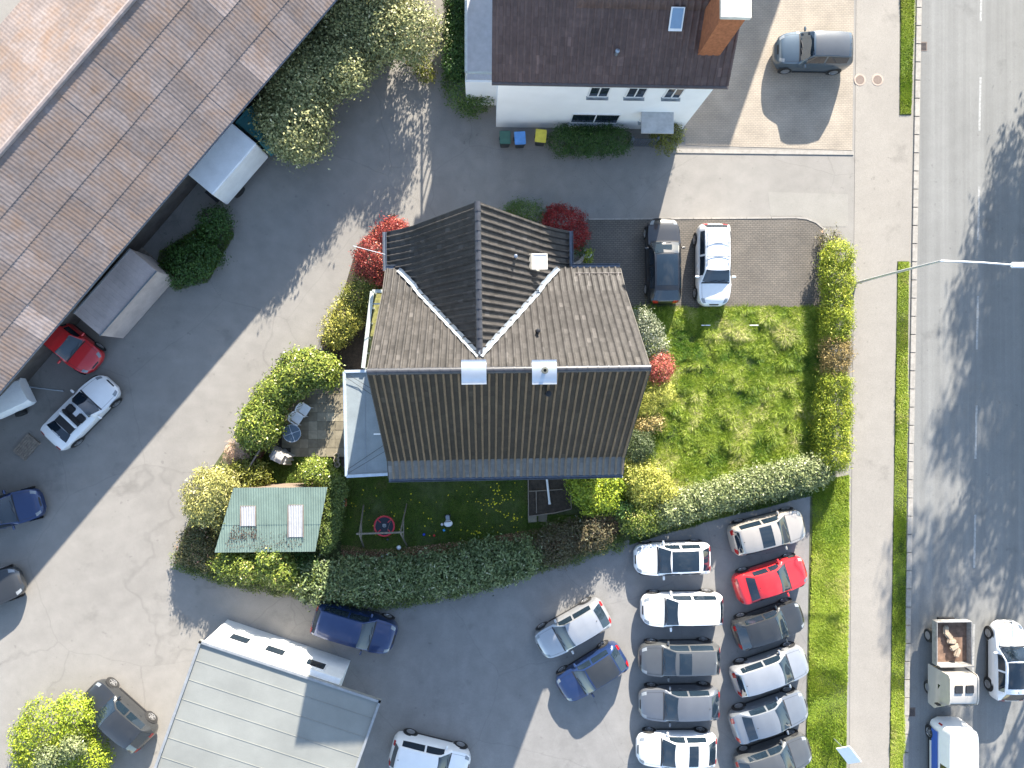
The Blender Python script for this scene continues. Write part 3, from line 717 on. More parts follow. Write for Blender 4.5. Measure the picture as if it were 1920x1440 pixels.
q = lc(707, 814, za+0.1); MB().box((q.x, q.y, za+0.06), (0.34, 0.07, 0.07)).build('vent_strip', m_white, annex)
# balcony on the west side
zb = 3.4
bp = [lc(698, 546, zb), lc(735, 546, zb), lc(735, 694, zb), lc(681, 694, zb)]
bpoly = [(bp[0].x, bp[0].y), (-5.2, bp[1].y), (-5.2, bp[2].y+0.1), (bp[3].x, bp[3].y+0.1)]
bal = MB().prism(bpoly, zb-1.15, zb-0.95).build('balcony_floor', mat('mossy_board', (0.20, 0.19, 0.06), 0.9, 0.4, 5, fine=0.2), house)
rb = MB(); mr_ = mat('rail_wood', (0.42, 0.45, 0.42), 0.6, 0.15, 5)
rb.bar((bpoly[0][0], bpoly[0][1], zb), (bpoly[3][0], bpoly[3][1], zb), 0.2, 0.07); rb.bar((bpoly[0][0], bpoly[0][1], zb), (bpoly[1][0], bpoly[1][1], zb), 0.16, 0.07)
rb.build('handrail', mr_, bal, bevel=0.01)
for k in range(6):
    t = k/5; x = bpoly[0][0]*(1-t)+bpoly[3][0]*t; y = bpoly[0][1]*(1-t)+bpoly[3][1]*t
    MB().box((x+0.03, y, zb-0.5), (0.08, 0.08, 0.95)).build('post', mr_, bal)
MB().bar((bpoly[0][0], bpoly[0][1]-0.62, zb-0.1), (-5.2, bpoly[0][1]-0.62, zb-0.1), 0.08, 0.05).build('cross_rail', mr_, bal)
# front porch slab and rain pipe by the entrance
q0, q1 = lc(1067, 468, 2.8), lc(1075, 500, 2.8)
MB().prism([(2.6, q0.y), (q1.x, q0.y), (q1.x, q1.y), (2.6, q1.y)], 2.62, 2.78).build('porch_roof', mat('porch', (0.5, 0.49, 0.46), 0.7), house, bevel=0.01)
# ------------------------------------------------------------------ garden plants round the house
m_red = leafmat('red_leaf', (0.08, 0.010, 0.010), (0.27, 0.05, 0.04), 0.4, 0.25, c3=(0.55, 0.22, 0.10))
m_dred = leafmat('dark_red_leaf', (0.10, 0.008, 0.010), (0.26, 0.022, 0.018), 0.45, 0.2)
m_pinkred = leafmat('pink_red_leaf', (0.16, 0.025, 0.022), (0.36, 0.10, 0.075), 0.4, 0.25, c3=(0.45, 0.25, 0.17))
m_gold = leafmat('gold_leaf', (0.06, 0.08, 0.012), (0.36, 0.33, 0.07), 0.4, 0.25, c3=(0.6, 0.5, 0.15))
m_goldgreen = leafmat('gold_green_leaf', (0.035, 0.05, 0.01), (0.20, 0.20, 0.035), 0.4, 0.25)
m_mid = leafmat('mid_green_leaf', (0.03, 0.06, 0.015), (0.10, 0.15, 0.035), 0.4, 0.25)
m_lime = leafmat('lime_leaf', (0.07, 0.12, 0.01), (0.30, 0.34, 0.03), 0.45, 0.3)
m_yellow = leafmat('yellow_leaf', (0.10, 0.12, 0.015), (0.36, 0.35, 0.075), 0.45, 0.3, c3=(0.5, 0.42, 0.16))
m_laurel = leafmat('laurel_leaf', (0.028, 0.055, 0.010), (0.20, 0.235, 0.04), 0.3, 0.2, c3=(0.42, 0.33, 0.14))
m_dlaurel = leafmat('dark_laurel_leaf', (0.03, 0.052, 0.018), (0.17, 0.21, 0.09), 0.32, 0.2, c3=(0.36, 0.36, 0.25))
m_varieg = leafmat('variegated_leaf', (0.04, 0.06, 0.018), (0.21, 0.235, 0.105), 0.35, 0.2, c3=(0.38, 0.37, 0.24))
m_whitefl = leafmat('white_flower_leaf', (0.05, 0.07, 0.03), (0.24, 0.25, 0.17), 0.4, 0.2, c3=(0.5, 0.48, 0.4))
m_conif = leafmat('golden_conifer', (0.05, 0.09, 0.008), (0.30, 0.33, 0.028), 0.5, 0.25, c3=(0.46, 0.40, 0.08))
m_dconif = leafmat('dark_conifer', (0.018, 0.03, 0.012), (0.06, 0.08, 0.03), 0.5, 0.15, c3=(0.12, 0.13, 0.05))
m_brown = leafmat('brown_conifer', (0.10, 0.075, 0.03), (0.27, 0.20, 0.07), 0.6, 0.2, c3=(0.33, 0.22, 0.1))
m_dry = leafmat('dry_twig', (0.22, 0.14, 0.10), (0.48, 0.34, 0.25), 0.7, 0.1)
m_redbrown = leafmat('red_brown_leaf', (0.03, 0.045, 0.015), (0.13, 0.11, 0.045), 0.4, 0.2, c3=(0.38, 0.2, 0.14))
m_ivy = leafmat('ivy_leaf', (0.025, 0.05, 0.012), (0.12, 0.15, 0.035), 0.4, 0.2, c3=(0.2, 0.2, 0.06))
m_olive = leafmat('olive_crown', (0.07, 0.09, 0.035), (0.28, 0.28, 0.13), 0.5, 0.25, c3=(0.45, 0.41, 0.25))
m_dgreen = leafmat('deep_green_leaf', (0.015, 0.04, 0.010), (0.05, 0.10, 0.02), 0.45, 0.2)
m_twig = leafmat('bare_twig', (0.05, 0.035, 0.025), (0.12, 0.085, 0.06), 0.8, 0.1)

shrub('red_shrub', 'bright red leaved shrub at the north west corner of the roof', 'shrub', [B(706, 480, 2.6, 1.05), B(733, 441, 2.5, 0.85), B(690, 500, 2.2, 0.6), B(716, 508, 2.3, 0.75), B(745, 430, 2.3, 0.5)], m_red, 520, 0.13, 0.3, 0.12)
shrub('golden_shrub', 'yellow green shrub between red shrub and balcony', 'shrub', [B(688, 530, 1.7, 0.75), B(668, 556, 1.6, 0.8), B(690, 552, 1.7, 0.7)], m_goldgreen, 480, 0.12, 0.4)
shrub('golden_shrub', 'golden yellow shrub at the asphalt edge left of the balcony', 'shrub', [B(652, 590, 1.5, 0.85), B(632, 618, 1.3, 0.8), B(645, 605, 1.4, 0.7), B(625, 636, 1.1, 0.5)], m_gold, 520, 0.12, 0.42)
shrub('green_shrub', 'shaded green shrub behind the cross gable', 'shrub', [B(985, 398, 1.8, 0.95, 0.6), B(965, 394, 1.5, 0.5, 0.45)], m_mid, 520, 0.10, 0.42)
shrub('red_shrub', 'round dark red shrub at the shaded end of the parking bay', 'shrub', [B(1060, 420, 2.0, 1.1, 0.95), B(1075, 435, 1.9, 0.8), B(1045, 408, 1.8, 0.7)], m_dred, 620, 0.11, 0.35, 0.10)
shrub('flowering_shrub', 'pale white flowering shrub beside the east roof edge', 'shrub', [B(1206, 598, 1.6, 0.6), B(1218, 625, 1.6, 0.7), B(1228, 650, 1.5, 0.7)], m_whitefl, 480, 0.12, 0.4)
shrub('red_shrub', 'pinkish red shrub at the east end of the ridge', 'shrub', [B(1239, 690, 1.8, 0.62, 0.75)], m_pinkred, 640, 0.12, 0.35)
shrub('broom_shrub', 'wispy yellow green shrub below the pinkish red shrub', 'shrub', [B(1235, 742, 1.5, 0.85, 0.75), B(1215, 760, 1.4, 0.6)], m_yellow, 330, 0.26, 0.10, 0.12, 10)
shrub('tan_shrub', 'small tan flowered shrub by the east gable', 'shrub', [B(1222, 792, 1.3, 0.7, 0.45), B(1205, 802, 1.2, 0.4)], leafmat('tan_leaf', (0.14, 0.12, 0.03), (0.42, 0.31, 0.14), 0.5, 0.2), 380, 0.12, 0.4)
shrub('dark_shrub', 'dark green cushion conifer near the south east roof corner', 'shrub', [B(1200, 836, 2.0, 0.75), B(1190, 850, 1.9, 0.5)], m_dconif, 620, 0.10, 0.4, 0.10)
shrub('yellow_shrub', 'broad golden yellow shrub at the south east roof corner', 'shrub', [B(1195, 895, 1.9, 0.95), B(1225, 912, 1.8, 0.9), B(1245, 925, 1.5, 0.65), B(1205, 925, 1.7, 0.7)], m_yellow, 430, 0.12, 0.45)
shrub('lime_shrub', 'vivid lime green shrub beside the vegetable bed', 'shrub', [B(1100, 915, 1.8, 0.95), B(1130, 930, 1.9, 0.9), B(1145, 905, 1.8, 0.75), B(1110, 945, 1.5, 0.6)], m_lime, 400, 0.15, 0.45)
shrub('dark_shrub', 'deep green shrub between yellow shrub and hedge', 'shrub', [B(1170, 955, 1.4, 0.7, 0.5)], m_dgreen, 450, 0.11, 0.45)

# hedges
shrub('laurel_hedge', 'large sunlit laurel hedge bordering the patio', 'hedge', path_blobs([(606, 692), (565, 696), (528, 718), (500, 758)], 2.1, 0.82, 0.42, 0.24)+[B(500, 768, 2.1, 0.8)], m_laurel, 430, 0.16, 0.42, 0.15)
shrub('laurel_hedge', 'lower sunlit laurel bush left of the round table', 'hedge', path_blobs([(498, 776), (485, 800), (476, 830)], 2.0, 0.78, 0.4, 0.24)+[B(500, 806, 1.8, 0.55), B(462, 812, 1.8, 0.5)], m_laurel, 470, 0.16, 0.42, 0.15)
shrub('dry_bush', 'dry pinkish bush with bare tips at the yard edge', 'bush', [B(452, 845, 1.4, 0.7, 0.55), B(440, 860, 1.0, 0.4)], m_dry, 420, 0.30, 0.07, 0.10, 10)
shrub('yellow_conifer', 'spreading yellow green conifer above the shed roof', 'shrub', [B(465, 880, 1.6, 0.8, 0.6), B(440, 895, 1.5, 0.6), B(485, 895, 1.5, 0.5), B(468, 905, 1.5, 0.5)], m_goldgreen, 480, 0.17, 0.3, 0.12)
shrub('round_shrub', 'large round pale variegated shrub left of the shed', 'shrub', [B(395, 935, 2.7, 1.3, 1.4), B(412, 915, 2.7, 0.9), B(378, 955, 2.4, 0.8)], leafmat('pale_round_leaf', (0.09, 0.10, 0.025), (0.32, 0.30, 0.10), 0.35, 0.2, c3=(0.5, 0.42, 0.24)), 470, 0.15, 0.32)
shrub('round_shrub', 'round bright green shrub above the shed corner', 'shrub', [B(590, 887, 2.0, 0.85, 0.7), B(606, 894, 1.8, 0.55)], m_laurel, 560, 0.13, 0.45, 0.12)
shrub('clipped_hedge', 'narrow green hedge between shed and lawn', 'hedge', path_blobs([(628, 905), (625, 940), (618, 985), (608, 1030)], 1.7, 0.46, 0.5, 0.12), m_ivy, 620, 0.10, 0.5, 0.10)
shrub('red_brown_shrub', 'reddish brown shrub at the west tip of the plot', 'shrub', [B(365, 1020, 1.5, 0.8), B(385, 1040, 1.5, 0.8), B(350, 1040, 1.2, 0.5), B(375, 995, 1.4, 0.6)], m_redbrown, 460, 0.13, 0.4)
shrub('laurel_bush', 'sunlit laurel bush overhanging the lower shed edge', 'bush', [B(430, 1055, 2.0, 0.8, 0.7), B(470, 1062, 2.2, 0.95, 0.8), B(515, 1065, 2.2, 0.95, 0.8), B(535, 1078, 1.8, 0.7), B(505, 1042, 2.7, 0.5, 0.4)], m_laurel, 450, 0.16, 0.42, 0.14)
shrub('dark_bush', 'dark bush in the gap below the shed corner', 'bush', [B(575, 1060, 1.4, 0.9, 0.6), B(560, 1045, 1.2, 0.6)], m_dgreen, 420, 0.12, 0.42)
shrub('laurel_bush', 'pale tipped laurel bush at the lower corner of the lawn', 'bush', [B(572, 1092, 1.5, 0.7, 0.55), B(590, 1080, 1.5, 0.6)], m_laurel, 430, 0.14, 0.42)
shrub('shade_hedge', 'long dark laurel hedge along the bottom of the shaded lawn', 'hedge', path_blobs([(600, 1088), (660, 1090), (740, 1090), (820, 1082), (900, 1060), (980, 1045), (1010, 1038)], 1.7, 1.0, 0.7, 0.2), m_dlaurel, 330, 0.20, 0.36, 0.16, 8, spread=1.5)
shrub('shade_hedge', 'brown twiggy thinning end of the dark hedge', 'hedge', path_blobs([(1040, 1022), (1090, 1005), (1150, 985)], 1.4, 0.95, 0.7, 0.25), leafmat('twiggy_hedge_leaf', (0.05, 0.035, 0.02), (0.10, 0.09, 0.045), 0.5, 0.15, c3=(0.24, 0.25, 0.17)), 330, 0.17, 0.25, 0.15, 8)
shrub('ivy_fringe', 'low ivy fringe along the outer edge of the plot', 'ground cover', path_blobs([(335, 1052), (400, 1078), (480, 1094), (560, 1108), (640, 1122), (740, 1128), (820, 1116), (900, 1094), (1000, 1064), (1100, 1036), (1168, 1014)], 0.5, 0.36, 0.7, 0.25), m_ivy, 620, 0.09, 0.5, 0.09, stems=2)
shrub('variegated_hedge', 'long pale variegated hedge under the meadow', 'hedge', path_blobs([(1255, 960), (1320, 938), (1400, 915), (1480, 895), (1550, 880)], 1.5, 0.78, 0.6, 0.12), m_varieg, 480, 0.14, 0.42, 0.13)
shrub('green_hedge', 'olive green end of the hedge nearest the yellow shrub', 'hedge', path_blobs([(1190, 975), (1225, 968), (1250, 960)], 1.4, 0.8, 0.6, 0.15), m_laurel, 460, 0.11, 0.42)
shrub('golden_hedge', 'upper golden conifer hedge beside the parking bay', 'hedge', path_blobs([(1572, 478), (1574, 530), (1573, 580), (1571, 640)], 1.6, 0.74, 0.45, 0.13), m_conif, 560, 0.13, 0.28, 0.12, 10)
shrub('brown_hedge', 'browned section in the middle of the golden hedge', 'hedge', path_blobs([(1570, 648), (1570, 675), (1569, 700)], 1.6, 0.72, 0.4, 0.12), m_brown, 560, 0.12, 0.25, 0.12, 10)
shrub('golden_hedge', 'lower golden conifer hedge facing the footway', 'hedge', path_blobs([(1568, 712), (1566, 780), (1564, 830), (1566, 878)], 1.6, 0.86, 0.42, 0.14), m_conif, 540, 0.13, 0.28, 0.12, 10)
shrub('ground_shrub', 'low green and reddish plants at the north end of the golden hedge', 'shrub', [B(1556, 450, 0.5, 0.5, 0.6), B(1562, 465, 0.6, 0.6)], m_redbrown, 420, 0.11, 0.4, stems=2)

# bare soil, litter and dandelions behind the house
def scatter(name, label, poly, n, size, material, z=0.03, h=0.03, flat=True, kind='stuff', asp=0.6):
    q = inpoly(poly, n); P = np.concatenate([q, z+rng.uniform(0, h, (n, 1))], 1)
    A = unit(rng.normal(size=(n, 3))*0.35+np.array([0, 0, 1.0])); L = size*rng.uniform(0.6, 1.4, n)
    V, F = leaves_from(P, A, L, L*asp, 0.3)
    o = npmesh(name, V, F, material, None, rng.uniform(0, 1, n)); tag(o, label, None, kind=kind); return o
m_litter = leafmat('leaf_litter', (0.09, 0.05, 0.03), (0.26, 0.15, 0.09), 0.8, 0.1, c3=(0.4, 0.27, 0.17))
scatter('leaf_litter', 'brown fallen leaves between lawn and dark hedge', Wp([(640, 1020), (700, 1030), (800, 1022), (900, 1010), (1010, 990), (1010, 1020), (900, 1040), (800, 1060), (640, 1065)]), 9000, 0.075, m_litter)
scatter('leaf_litter', 'dark dry litter under the twiggy hedge end', Wp([(1010, 990), (1160, 960), (1160, 1010), (1010, 1040)]), 3500, 0.08, m_litter)
m_dand = leafmat('dandelion', (0.55, 0.42, 0.01), (0.75, 0.6, 0.03), 0.6, 0.1)
def flowers(label, spots, seed):
    """dandelion heads on short stalks, too many and small to pick apart"""
    V, F, T, off = [], [], [], 0
    for px, py in spots:
        p = W(px, py, 0.06); r = rng.uniform(0.02, 0.036); k = 7
        vs = [(p.x, p.y, 0.085)]+[(p.x+r*math.cos(6.283*i/k), p.y+r*math.sin(6.283*i/k), 0.07) for i in range(k)]
        V += vs; F += [(off, off+1+i, off+1+(i+1) % k) for i in range(k)]; off += k+1
    o = npmesh('dandelion', np.array(V), np.array(F), m_dand, None, rng.uniform(0, 1, len(F))); tag(o, label, None, kind='stuff')
def around(cx, cy, sx, sy, n): return [(cx+rng.normal()*sx, cy+rng.normal()*sy) for _ in range(n)]
flowers('yellow dandelion heads dotted over the shaded lawn', around(935, 916, 8, 6, 14)+around(945, 930, 10, 6, 11)+around(915, 944, 12, 5, 15)+around(930, 941, 8, 4, 9)+around(960, 973, 8, 4, 18)+around(890, 999, 6, 3, 11)+[(rng.uniform(655, 980), rng.uniform(905, 1010)) for _ in range(80)], 1)
flowers('yellow flower heads along the pale hedge fringe', [(1190+t*250, 1003-t*66+rng.normal()*3) for t in rng.uniform(0, 1, 40)], 2)

# ------------------------------------------------------------------ patio
m_slab = tilemat('patio_slab', (0.165, 0.145, 0.105), (0.255, 0.225, 0.165), 0.85, spec=0.3)
pat = MB().sheet(Wp([(505, 735), (560, 700), (646, 690), (660, 875), (560, 872), (520, 850)]), 0.014); pat = struct('patio', pat, m_soil, 'slab paved patio between hedge and annex', origin=(W(590, 790).x, W(590, 790).y, 0))
sm = MB().box((0, 0, 0.02), (0.476, 0.476, 0.04)).build('slab', m_slab, bevel=0.008); sme = sm.data; bpy.data.objects.remove(sm)
ppoly = [(512, 745), (560, 705), (642, 692), (655, 862), (560, 858), (525, 835)]
for i in range(12):
    for j in range(14):
        px, py = 479+8.3+i*16.65, 640+8.3+j*16.65
        if not pip(np.array([px]), np.array([py]), ppoly)[0]: continue
        p = W(px, py)-pat.location
        share('slab', sme, pat, Matrix.Translation((p.x, p.y, 0.02+rng.uniform(-0.004, 0.006))) @ Matrix.Rotation(rng.normal()*0.008, 4, 'Z') @ Matrix.Rotation(rng.normal()*0.006, 4, 'X'))

# white monobloc chairs
def chair(px, py, rz, label):
    p = W(px, py, 0.5); t = thing('garden_chair', label, 'chair', (p.x, p.y, 0.045), rz, 'white patio chairs')
    # seat (front is +x)
    def plate(name, pts, th):
        q = MB(); n, m = len(pts), len(pts[0]); vs = [v for r in pts for v in r]; vs += [(v[0], v[1], v[2]-th) for v in vs]
        o = n*m; fs = []
        for i in range(n-1):
            for j in range(m-1):
                a = i*m+j; fs += [(a, a+1, a+m+1, a+m), (o+a, o+a+m, o+a+m+1, o+a+1)]
        for i in range(n-1): fs += [(i*m, (i+1)*m, o+(i+1)*m, o+i*m), (i*m+m-1, o+i*m+m-1, o+(i+1)*m+m-1, (i+1)*m+m-1)]
        for j in range(m-1): fs += [(j, o+j, o+j+1, j+1), ((n-1)*m+j, (n-1)*m+j+1, o+(n-1)*m+j+1, o+(n-1)*m+j)]
        q.add(vs, fs); return q.build(name, m_white, t, smooth=True)
    plate('seat', [[(x, y*(0.25+0.02*math.sin(3*x)), 0.43+0.02*(x+0.2)-0.02*(1-y*y)) for y in np.linspace(-1, 1, 7)] for x in np.linspace(-0.2, 0.27, 6)], 0.02)
    # backrest of slats joined by a bowed top rail
    bk = MB()
    for k in range(5):
        y = -0.18+k*0.09; bk.bar((-0.2, y*0.9, 0.44), (-0.30-0.03*(1-(y/0.2)**2), y*1.1, 0.82), 0.06, 0.016)
    bk.build('back_slat', m_white, t, bevel=0.004)['kind'] = 'stuff'
    MB().tube([(-0.27+0.0, -0.27, 0.74), (-0.31, -0.2, 0.82), (-0.34, 0, 0.86), (-0.31, 0.2, 0.82), (-0.27, 0.27, 0.74)], [0.025, 0.032, 0.035, 0.032, 0.025], 8).build('top_rail', m_white, t, smooth=True)
    for s in (-1, 1):
        MB().tube([(-0.27, s*0.27, 0.74), (-0.18, s*0.30, 0.66), (0.1, s*0.31, 0.65), (0.26, s*0.29, 0.62)], [0.03, 0.036, 0.036, 0.03], 8).build('armrest', m_white, t, smooth=True)
        MB().tube([(0.26, s*0.29, 0.62), (0.25, s*0.27, 0.42), (0.29, s*0.28, 0.0)], [0.028, 0.028, 0.022], 8).build('leg', m_white, t, smooth=True)
        MB().tube([(-0.24, s*0.27, 0.7), (-0.23, s*0.26, 0.42), (-0.32, s*0.28, 0.0)], [0.026, 0.028, 0.022], 8).build('leg', m_white, t, smooth=True)
chair(570, 768, R(-32), 'upper of the two white plastic chairs by the hedge')
chair(556.5, 784, R(-32), 'lower white plastic chair, next to the round table')
# round glass table
p = W(547.5, 812.5, 0.72); t = thing('round_table', 'round blue grey glass patio table with crossed frame', 'table', (p.x, p.y, 0.045), R(20))
m_alu = mat('table_frame', (0.42, 0.46, 0.5), 0.4, 0.05, metal=0.4)
MB().lathe([(0.0, 0.70), (0.455, 0.70), (0.455, 0.712), (0.0, 0.712)], n=40).build('table_top', mat('table_glass', (0.075, 0.11, 0.15), 0.12, 0.05, spec=0.6), t, smooth=True)
MB().lathe([(0.445, 0.69), (0.475, 0.69), (0.475, 0.722), (0.445, 0.722), (0.445, 0.69)], n=40).build('rim', m_alu, t, smooth=True)
fr = MB()
for k in range(2): fr.box((0, 0, 0.722), (0.9, 0.03, 0.014), rz=k*math.pi/2)
fr.lathe([(0.0, 0.715), (0.06, 0.715), (0.06, 0.735), (0, 0.735)], n=16); fr.build('cross_bar', m_alu, t)
for k in range(4):
    a = math.pi/4+k*math.pi/2; MB().tube([(0.3*math.cos(a), 0.3*math.sin(a), 0.7), (0.38*math.cos(a), 0.38*math.sin(a), 0.0)], 0.014, 8).build('leg', m_alu, t)
# covered barbecue: a draped grey cover
p = W(524, 856, 0.6); t = thing('covered_barbecue', 'barbecue under a crumpled pale grey cover', 'barbecue', (p.x, p.y, 0.0), R(-28))
V = []; nx, ny = 26, 20
for j in range(ny+1):
    for i in range(nx+1):
        u, v = -1+2*i/nx, -1+2*j/ny; r = max(abs(u), abs(v)*1.02)
        h = 1.02 if abs(u) < 0.5 else 0.78
        top = h+0.05*math.sin(5*u+1)*math.cos(4*v)+0.03*math.sin(11*u*v+2)
        d = max(0, (r-0.72)/0.28); z = top*(1-min(1, d**1.3))+0.06*min(1, d)
        fl = 1+0.10*d*math.sin(9*math.atan2(v, u))
        V.append((u*0.62*fl, v*0.36*fl*(1.0 if abs(u) < 0.55 else 0.86), max(0.02, z)))
q = MB().add(V, [(j*(nx+1)+i, j*(nx+1)+i+1, (j+1)*(nx+1)+i+1, (j+1)*(nx+1)+i) for j in range(ny) for i in range(nx)])
q.build('cover', mat('grey_cover', (0.36, 0.345, 0.33), 0.45, 0.12, 4, bump=0.3, bscale=8), t, smooth=True)
for sx in (-1, 1):
    for sy in (-1, 1): MB().tube([(sx*0.42, sy*0.24, 0.0), (sx*0.42, sy*0.24, 0.4)], 0.02, 6).build('leg', m_black, t)
# ring planters beside the annex
m_stone = mat('planter_stone', (0.34, 0.29, 0.24), 0.85, 0.2, 10, fine=0.15)
for i, (px, py, lab) in enumerate(((631, 854.5, 'upper of three pale ring planters by the annex'), (630.5, 863, 'middle ring planter by the annex wall'), (632, 871.5, 'lowest ring planter, touching the round shrub'))):
    p = W(px, py, 0.25); t = thing('ring_planter', lab, 'planter', (p.x, p.y, 0.02), group='ring planters')
    MB().lathe([(0.10, 0.0), (0.15, 0.04), (0.135, 0.22), (0.15, 0.28), (0.115, 0.28), (0.10, 0.2), (0.0, 0.2)], n=16).build('pot', m_stone, t, smooth=True)
    V, F, T = blob_leaves([(0, 0, 0.25, 0.08, 0.08, 0.07)], 900, 0.06, 0.4, 0.03, 6); npmesh('plant', V, F, m_goldgreen, t, T)
# brown fence panel by the barbecue
a, b = W(504, 838), W(478, 880); t = thing('board_fence', 'short brown board fence between conifer and barbecue', 'fence', (a.x, a.y, 0))
m_brd = mat('fence_board', (0.075, 0.04, 0.028), 0.8, 0.25, 8)
n = 12
for k in range(n):
    q = a.lerp(b, (k+0.5)/n)-a; rz = math.atan2((b-a).y, (b-a).x)
    MB().box((q.x, q.y, 0.75), ((b-a).length/n-0.008, 0.02, 1.5), rz).build('board', m_brd, t)
MB().bar((0, 0, 1.52), tuple(b-a+Vector((0, 0, 1.52))), 0.08, 0.03).build('cap_rail', mat('cap_wood', (0.2, 0.15, 0.12), 0.8), t)

# ------------------------------------------------------------------ shed with green corrugated roof
zs = 2.35
TLc, TRc, BRc, BLc = W(438, 914, zs+0.1), W(614, 912, zs+0.1), W(591, 1038, zs-0.1), W(402, 1036, zs-0.1)
shed = thing('garden_shed', 'garden shed with green corrugated roof and two clear panels', 'shed', (TLc.x, BLc.y+1.5, 0)); so_ = Vector(shed.location)
cen = (TLc+TRc+BRc+BLc)/4
MB().prism([tuple((v+(cen-v)*0.08)[:2]) for v in (TLc, TRc, BRc, BLc)], 0, 2.1).build('wall', mat('shed_wall', (0.16, 0.12, 0.09), 0.9, 0.2), shed, origin=so_)
m_green = mat('green_sheet', (0.15, 0.205, 0.175), 0.45, 0.15, 1.2, fine=0.08)
m_clear = mat('clear_sheet', (0.36, 0.36, 0.37), 0.3, 0.1, 5)
def corr(x0, x1, y0, y1, dz=0.0, pitch=0.125, amp=0.022, th=0.006, clip=True):
    """corrugated sheet, ribs running down the slope, cut to the slanting shed outline"""
    n = max(2, int((x1-x0)/pitch*4)); q = MB(); top, bot = [], []
    def cut(x, y):
        # clamp x between the slanting left and right edges at this y
        f = (y-BLc.y)/(TLc.y-BLc.y); l = BLc.x+(TLc.x-BLc.x)*f; r = BRc.x+(TRc.x-BRc.x)*f
        return min(max(x, l), r)
    rows = 10
    vs = []
    for j in range(rows+1):
        y = y0+(y1-y0)*j/rows
        for i in range(n+1):
            x = x0+(x1-x0)*i/n; f = (y-BLc.y)/(TLc.y-BLc.y); zb_ = zs-0.1+0.2*f+dz
            xx = cut(x, y) if clip else x
            vs.append((xx, y, zb_+amp*math.sin(2*math.pi*xx/pitch)))
    m1 = n+1; q.add(vs, [(j*m1+i, j*m1+i+1, (j+1)*m1+i+1, (j+1)*m1+i) for j in range(rows) for i in range(n)])
    return q
xL, xR = min(TLc.x, BLc.x), max(TRc.x, BRc.x); ytop, ybot = TLc.y, BLc.y; ymid = W(500, 984, zs).y
k = 0; x = xL
while x < xR-0.05:
    x2 = min(xR, x+0.84)
    for (ya, yb, dz) in ((ybot, ymid+0.08, 0.0), (ymid, ytop+rng.uniform(-0.02, 0.0), 0.012)):
        q = corr(x, x2, ya, yb, dz+0.004*(k % 2))
        xs = [v[0] for v in q.v]
        if max(xs)-min(xs) > 0.06: q.build('roof_sheet', m_green, shed, smooth=True, sharp=80, origin=so_)
    x = x2-0.02; k += 1
for (pa_, pb_) in (((451, 949), (480, 986)), ((540, 947), (569, 1007))):
    a, b = W(*pa_, zs+0.05), W(*pb_, zs+0.0)
    o = corr(a.x, b.x, b.y, a.y, 0.035, clip=False).build('clear_panel', m_clear, shed, smooth=True, sharp=80, origin=so_)
    fm = MB(); zz = zs+0.07
    for e0, e1 in (((a.x, a.y), (b.x, a.y)), ((b.x, a.y), (b.x, b.y)), ((a.x, b.y), (a.x, a.y))): fm.bar((*e0, zz), (*e1, zz-0.02), 0.035, 0.03)
    fm.build('flashing', mat('flash_brown', (0.22, 0.17, 0.14), 0.8), o, origin=so_)
scatter('leaf_litter', 'dead brown leaves lying on the green shed roof', Wp([(430, 985), (500, 990), (570, 1012), (560, 1030), (420, 1030)], zs), 420, 0.06, leafmat('roof_litter', (0.025, 0.016, 0.012), (0.09, 0.055, 0.04), 0.9, 0.05), z=zs-0.06, h=0.02)
scatter('leaf_litter', 'dense patch of dead leaves by the left clear panel', Wp([(435, 985), (482, 985), (480, 1010), (430, 1012)], zs), 420, 0.06, MATS['roof_litter'], z=zs-0.04, h=0.03)

# ------------------------------------------------------------------ play things on the lawn
m_wood = mat('swing_wood', (0.15, 0.13, 0.10), 0.8, 0.25, 10)
zt = 2.0
bl, br = W(668, 1001, zt), W(756, 998, zt); c = (bl+br)/2
sw = thing('swing_frame', 'weathered wooden swing frame on the shaded lawn', 'swing', (c.x, c.y, 0.01)); sv = Vector(sw.location)
MB().bar(bl, br, 0.09).build('crossbar', m_wood, sw, bevel=0.01, origin=sv)
for e, sgn in ((bl.lerp(br, 0.07), -1), (bl.lerp(br, 0.94), 1)):
    for dy in (1, -1):
        MB().bar(e+Vector((0, 0, 0.02)), Vector((e.x+sgn*0.12, e.y+dy*1.15-0.25*(dy > 0)*0, 0.0)), 0.07).build('leg', m_wood, sw, origin=sv)
    MB().bar(Vector((e.x+sgn*0.06, e.y-0.55, 1.05)), Vector((e.x+sgn*0.06, e.y+0.55, 1.05)), 0.05).build('brace', m_wood, sw, origin=sv)
p = W(720.5, 986.5, 0.45); ns = thing('nest_swing', 'round red rimmed nest swing with black mesh', 'swing seat', (p.x, p.y, 0.45))
m_rim = mat('red_foam', (0.52, 0.03, 0.045), 0.5, 0.08); m_mesh = mat('navy_mesh', (0.012, 0.016, 0.028), 0.7, 0.2, 30)
q = MB(); n = 36
q.lathe([(0.53+0.048*math.cos(a), 0.048*math.sin(a)) for a in np.linspace(0, 2*math.pi, 11)], n=n); q.build('rim', m_rim, ns, smooth=True)
MB().lathe([(0.0, -0.05), (0.25, -0.035), (0.49, -0.005)], n=n).build('mesh_seat', m_mesh, ns, smooth=True)
for k in range(4):
    a = R(45)+k*math.pi/2; MB().bar((0.5*math.cos(a), 0.5*math.sin(a), 0.012), (0.27*math.cos(a), 0.27*math.sin(a), -0.015), 0.045, 0.012).build('strap', m_rim, ns)
pr_ = MB()
for j in range(3):
    for i in range(4): pr_.box((-0.075+i*0.05, 0.09-j*0.05, -0.036), (0.036, 0.030, 0.004))
pr_.lathe([(0.085, -0.034), (0.098, -0.034)], (0, 0.02, 0.0), 20); o = pr_.build('print', mat('pale_print', (0.45, 0.48, 0.5), 0.6), ns); o['kind'] = 'stuff'
